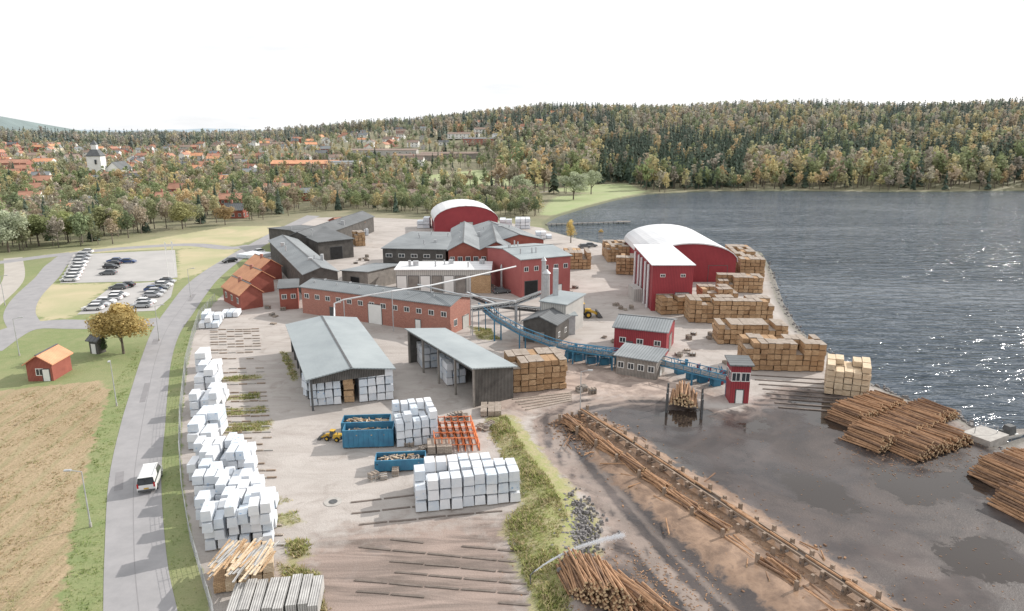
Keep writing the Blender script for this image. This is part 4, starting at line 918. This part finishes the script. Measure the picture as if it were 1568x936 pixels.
# ---------- grass tufts ----------
def tufts(name,pls,n,hr,cs):
    r=np.random.RandomState(3);V=[];Fc=[];C=[]
    ps=[poly(p) for p in pls]; ar=[abs(np.sum(p[:,0]*np.roll(p[:,1],1)-p[:,1]*np.roll(p[:,0],1))) for p in ps]; tot=sum(ar)
    for p,a in zip(ps,ar):
        k=int(n*a/tot)+4; lo=p.min(0);hi=p.max(0); q=lo+r.rand(k*4,2)*(hi-lo); q=q[sdf(p,q[:,0],q[:,1])>0][:k]; zz=H(q[:,0],q[:,1])
        sb=np.clip(sdf(poly(BANK),q[:,0],q[:,1]),0,3)*.25; zz=zz+sb
        for (x,y),z in zip(q,zz):
            cl=.5+.5*math.sin(x*.9+1.3*math.sin(y*.5))*math.sin(y*.7)
            h=r.uniform(*hr)*(.4+cl); c=np.array(cs[r.randint(len(cs))])*r.uniform(.8,1.2)
            for b in range(4):
                a_=r.rand()*6.28; w=h*.22; dx,dy=math.cos(a_),math.sin(a_); k=len(V); ox,oy=r.randn(2)*h*.45
                V+=[(x+ox-dy*w,y+oy+dx*w,z-.03),(x+ox+dy*w,y+oy-dx*w,z-.03),(x+ox+dx*h*.7,y+oy+dy*h*.7,z+h*.8)]; Fc.append((k,k+1,k+2)); C+=[c]*3
    me=bpy.data.meshes.new(name); mkmesh(me,np.array(V),np.array(Fc),3); at=me.attributes.new('Col','FLOAT_COLOR','POINT'); C=np.array(C)
    at.data.foreach_set('color',np.concatenate([C,np.ones((len(C),1))],1).astype(np.float32).ravel()); me.materials.append(M['fol']); o=bpy.data.objects.new(name,me); COL.objects.link(o)
VERGE1=[(118,760),(152,650),(168,600),(195,560),(212,530),(214,550),(198,600),(183,650),(165,733),(158,850),(156,960),(90,960)]
VERGE2=[(250,733),(256,650),(261,600),(268,550),(282,512),(300,486),(294,520),(283,565),(275,640),(274,700),(279,760),(291,830),(310,900),(325,960),(276,960),(258,850)]
tufts('grass',[VERGE1,VERGE2],8000,(.08,.22),[(.23,.30,.11),(.30,.34,.14),(.20,.26,.09)])
tufts('stubble',[[(-40,620),(60,596),(150,588),(160,610),(118,750),(88,940),(-40,940)]],6000,(.06,.2),[(.45,.35,.22),(.36,.27,.16),(.30,.29,.14)])
tufts('weeds',[BANKW]+WEEDS,7000,(.12,.42),[(.31,.33,.12),(.42,.38,.19),(.25,.28,.10),(.45,.38,.23)])
# sprinkler
m=bpy.data.materials.new('water_spray'); t,N,L,B=nt(m); B.inputs['Base Color'].default_value=(.9,.92,.95,1); B.inputs['Roughness'].default_value=.4; M['spray']=m
mb=MB('spray','dsteel'); a=P(812,898);b=P(955,826); r=random.Random(2)
for k in range(5200):
    t_=r.random()**.8; z=1.2+9*t_*(1-t_)*.45+.0; s=.03+.26*t_; p=a.lerp(b,t_); p=p+Vector((r.gauss(0,s*.5),r.gauss(0,s*.5),z*(1-t_*.6)+r.gauss(0,s*.5))); d=(b-a).normalized()*.15
    mb.face([p,p+d+Vector((0,0,.03)),p+Vector((.01,0,.04))],'spray')
mb.cyl(a,a+Vector((0,0,1.2)),.05,m='dsteel'); mb.cyl(a+Vector((0,0,1.15)),a+(b-a).normalized()*.6+Vector((0,0,1.5)),.05,m='dsteel'); mb.build('water_sprinkler')
# distant hills
M['hill']=mat('distant_hill',(.36,.43,.48),(.33,.40,.45),.002,1.); M['hill2']=mat('distant_wooded_hill',(.20,.25,.25),(.16,.20,.20),.01,1.)  # aerial haze is painted into both far hill colours
def hill(name,prof,y,m):
    mb=MB(m); n=80; us=np.linspace(prof[0][0],prof[-1][0],n)
    top=[]
    for u in us:
        v=np.interp(u,[p[0] for p in prof],[p[1] for p in prof])+.5*math.sin(u*.21)+.3*math.sin(u*.47); x=(u-784)/F*y*1.03; z=40+(200-v)/F*y*1.05; top.append((x,y,z))
    for i in range(n-1):
        a=top[i];b=top[i+1]; mb.face([(a[0],y-700,0),(b[0],y-700,0),b,a],m); mb.face([a,b,(b[0],y+900,0),(a[0],y+900,0)],m)
    mb.build(name)
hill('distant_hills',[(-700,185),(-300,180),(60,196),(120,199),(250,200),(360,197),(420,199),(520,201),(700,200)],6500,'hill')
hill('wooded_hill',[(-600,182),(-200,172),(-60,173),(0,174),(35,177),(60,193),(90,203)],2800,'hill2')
# ---------- camera, light, world ----------
cam=bpy.data.cameras.new('camera'); co=bpy.data.objects.new('camera',cam); COL.objects.link(co); co.location=(0,0,CH); co.rotation_euler=(math.radians(90)-PT,0,0)
cam.sensor_width=36; cam.lens=F/1568*36; cam.clip_end=20000; cam.clip_start=.5; bpy.context.scene.camera=co
EL=math.radians(31); AZS=math.radians(62)
D=Vector((math.sin(AZS)*math.cos(EL),math.cos(AZS)*math.cos(EL),math.sin(EL)))
sl=bpy.data.lights.new('sun','SUN'); sl.energy=4.6; sl.angle=math.radians(.6); sl.color=(1,.95,.89); so=bpy.data.objects.new('sun',sl); COL.objects.link(so); so.rotation_euler=D.to_track_quat('Z','Y').to_euler()
w=bpy.data.worlds.new('World'); bpy.context.scene.world=w; w.use_nodes=True; N=w.node_tree.nodes;L=w.node_tree.links; bg=N['Background']; bg.inputs[1].default_value=.15
sk=N.new('ShaderNodeTexSky'); sk.sky_type='NISHITA'; sk.sun_disc=False; sk.sun_elevation=EL; sk.sun_rotation=AZS; sk.dust_density=3
tc=N.new('ShaderNodeTexCoord')
mp=N.new('ShaderNodeMapping'); mp.inputs['Scale'].default_value=(1.2,1.2,7); L.new(tc.outputs['Generated'],mp.inputs['Vector'])
cn=noise(1.6,5,.6,.4,mp.outputs[0]); f=mr(cn,.38,.6,.88,.98); cn2=noise(3.1,5,.6,.3,mp.outputs[0])
cc=mix(mr(cn2,.45,.75),(7.9,7.95,8.0),(6.2,6.3,6.45)); cl=mix(f,sk.outputs[0],cc); L.new(cl,bg.inputs[0])
sc=bpy.context.scene; sc.view_settings.view_transform='Standard'; sc.view_settings.look='None'; sc.view_settings.exposure=0
print('houses',len(hpos))
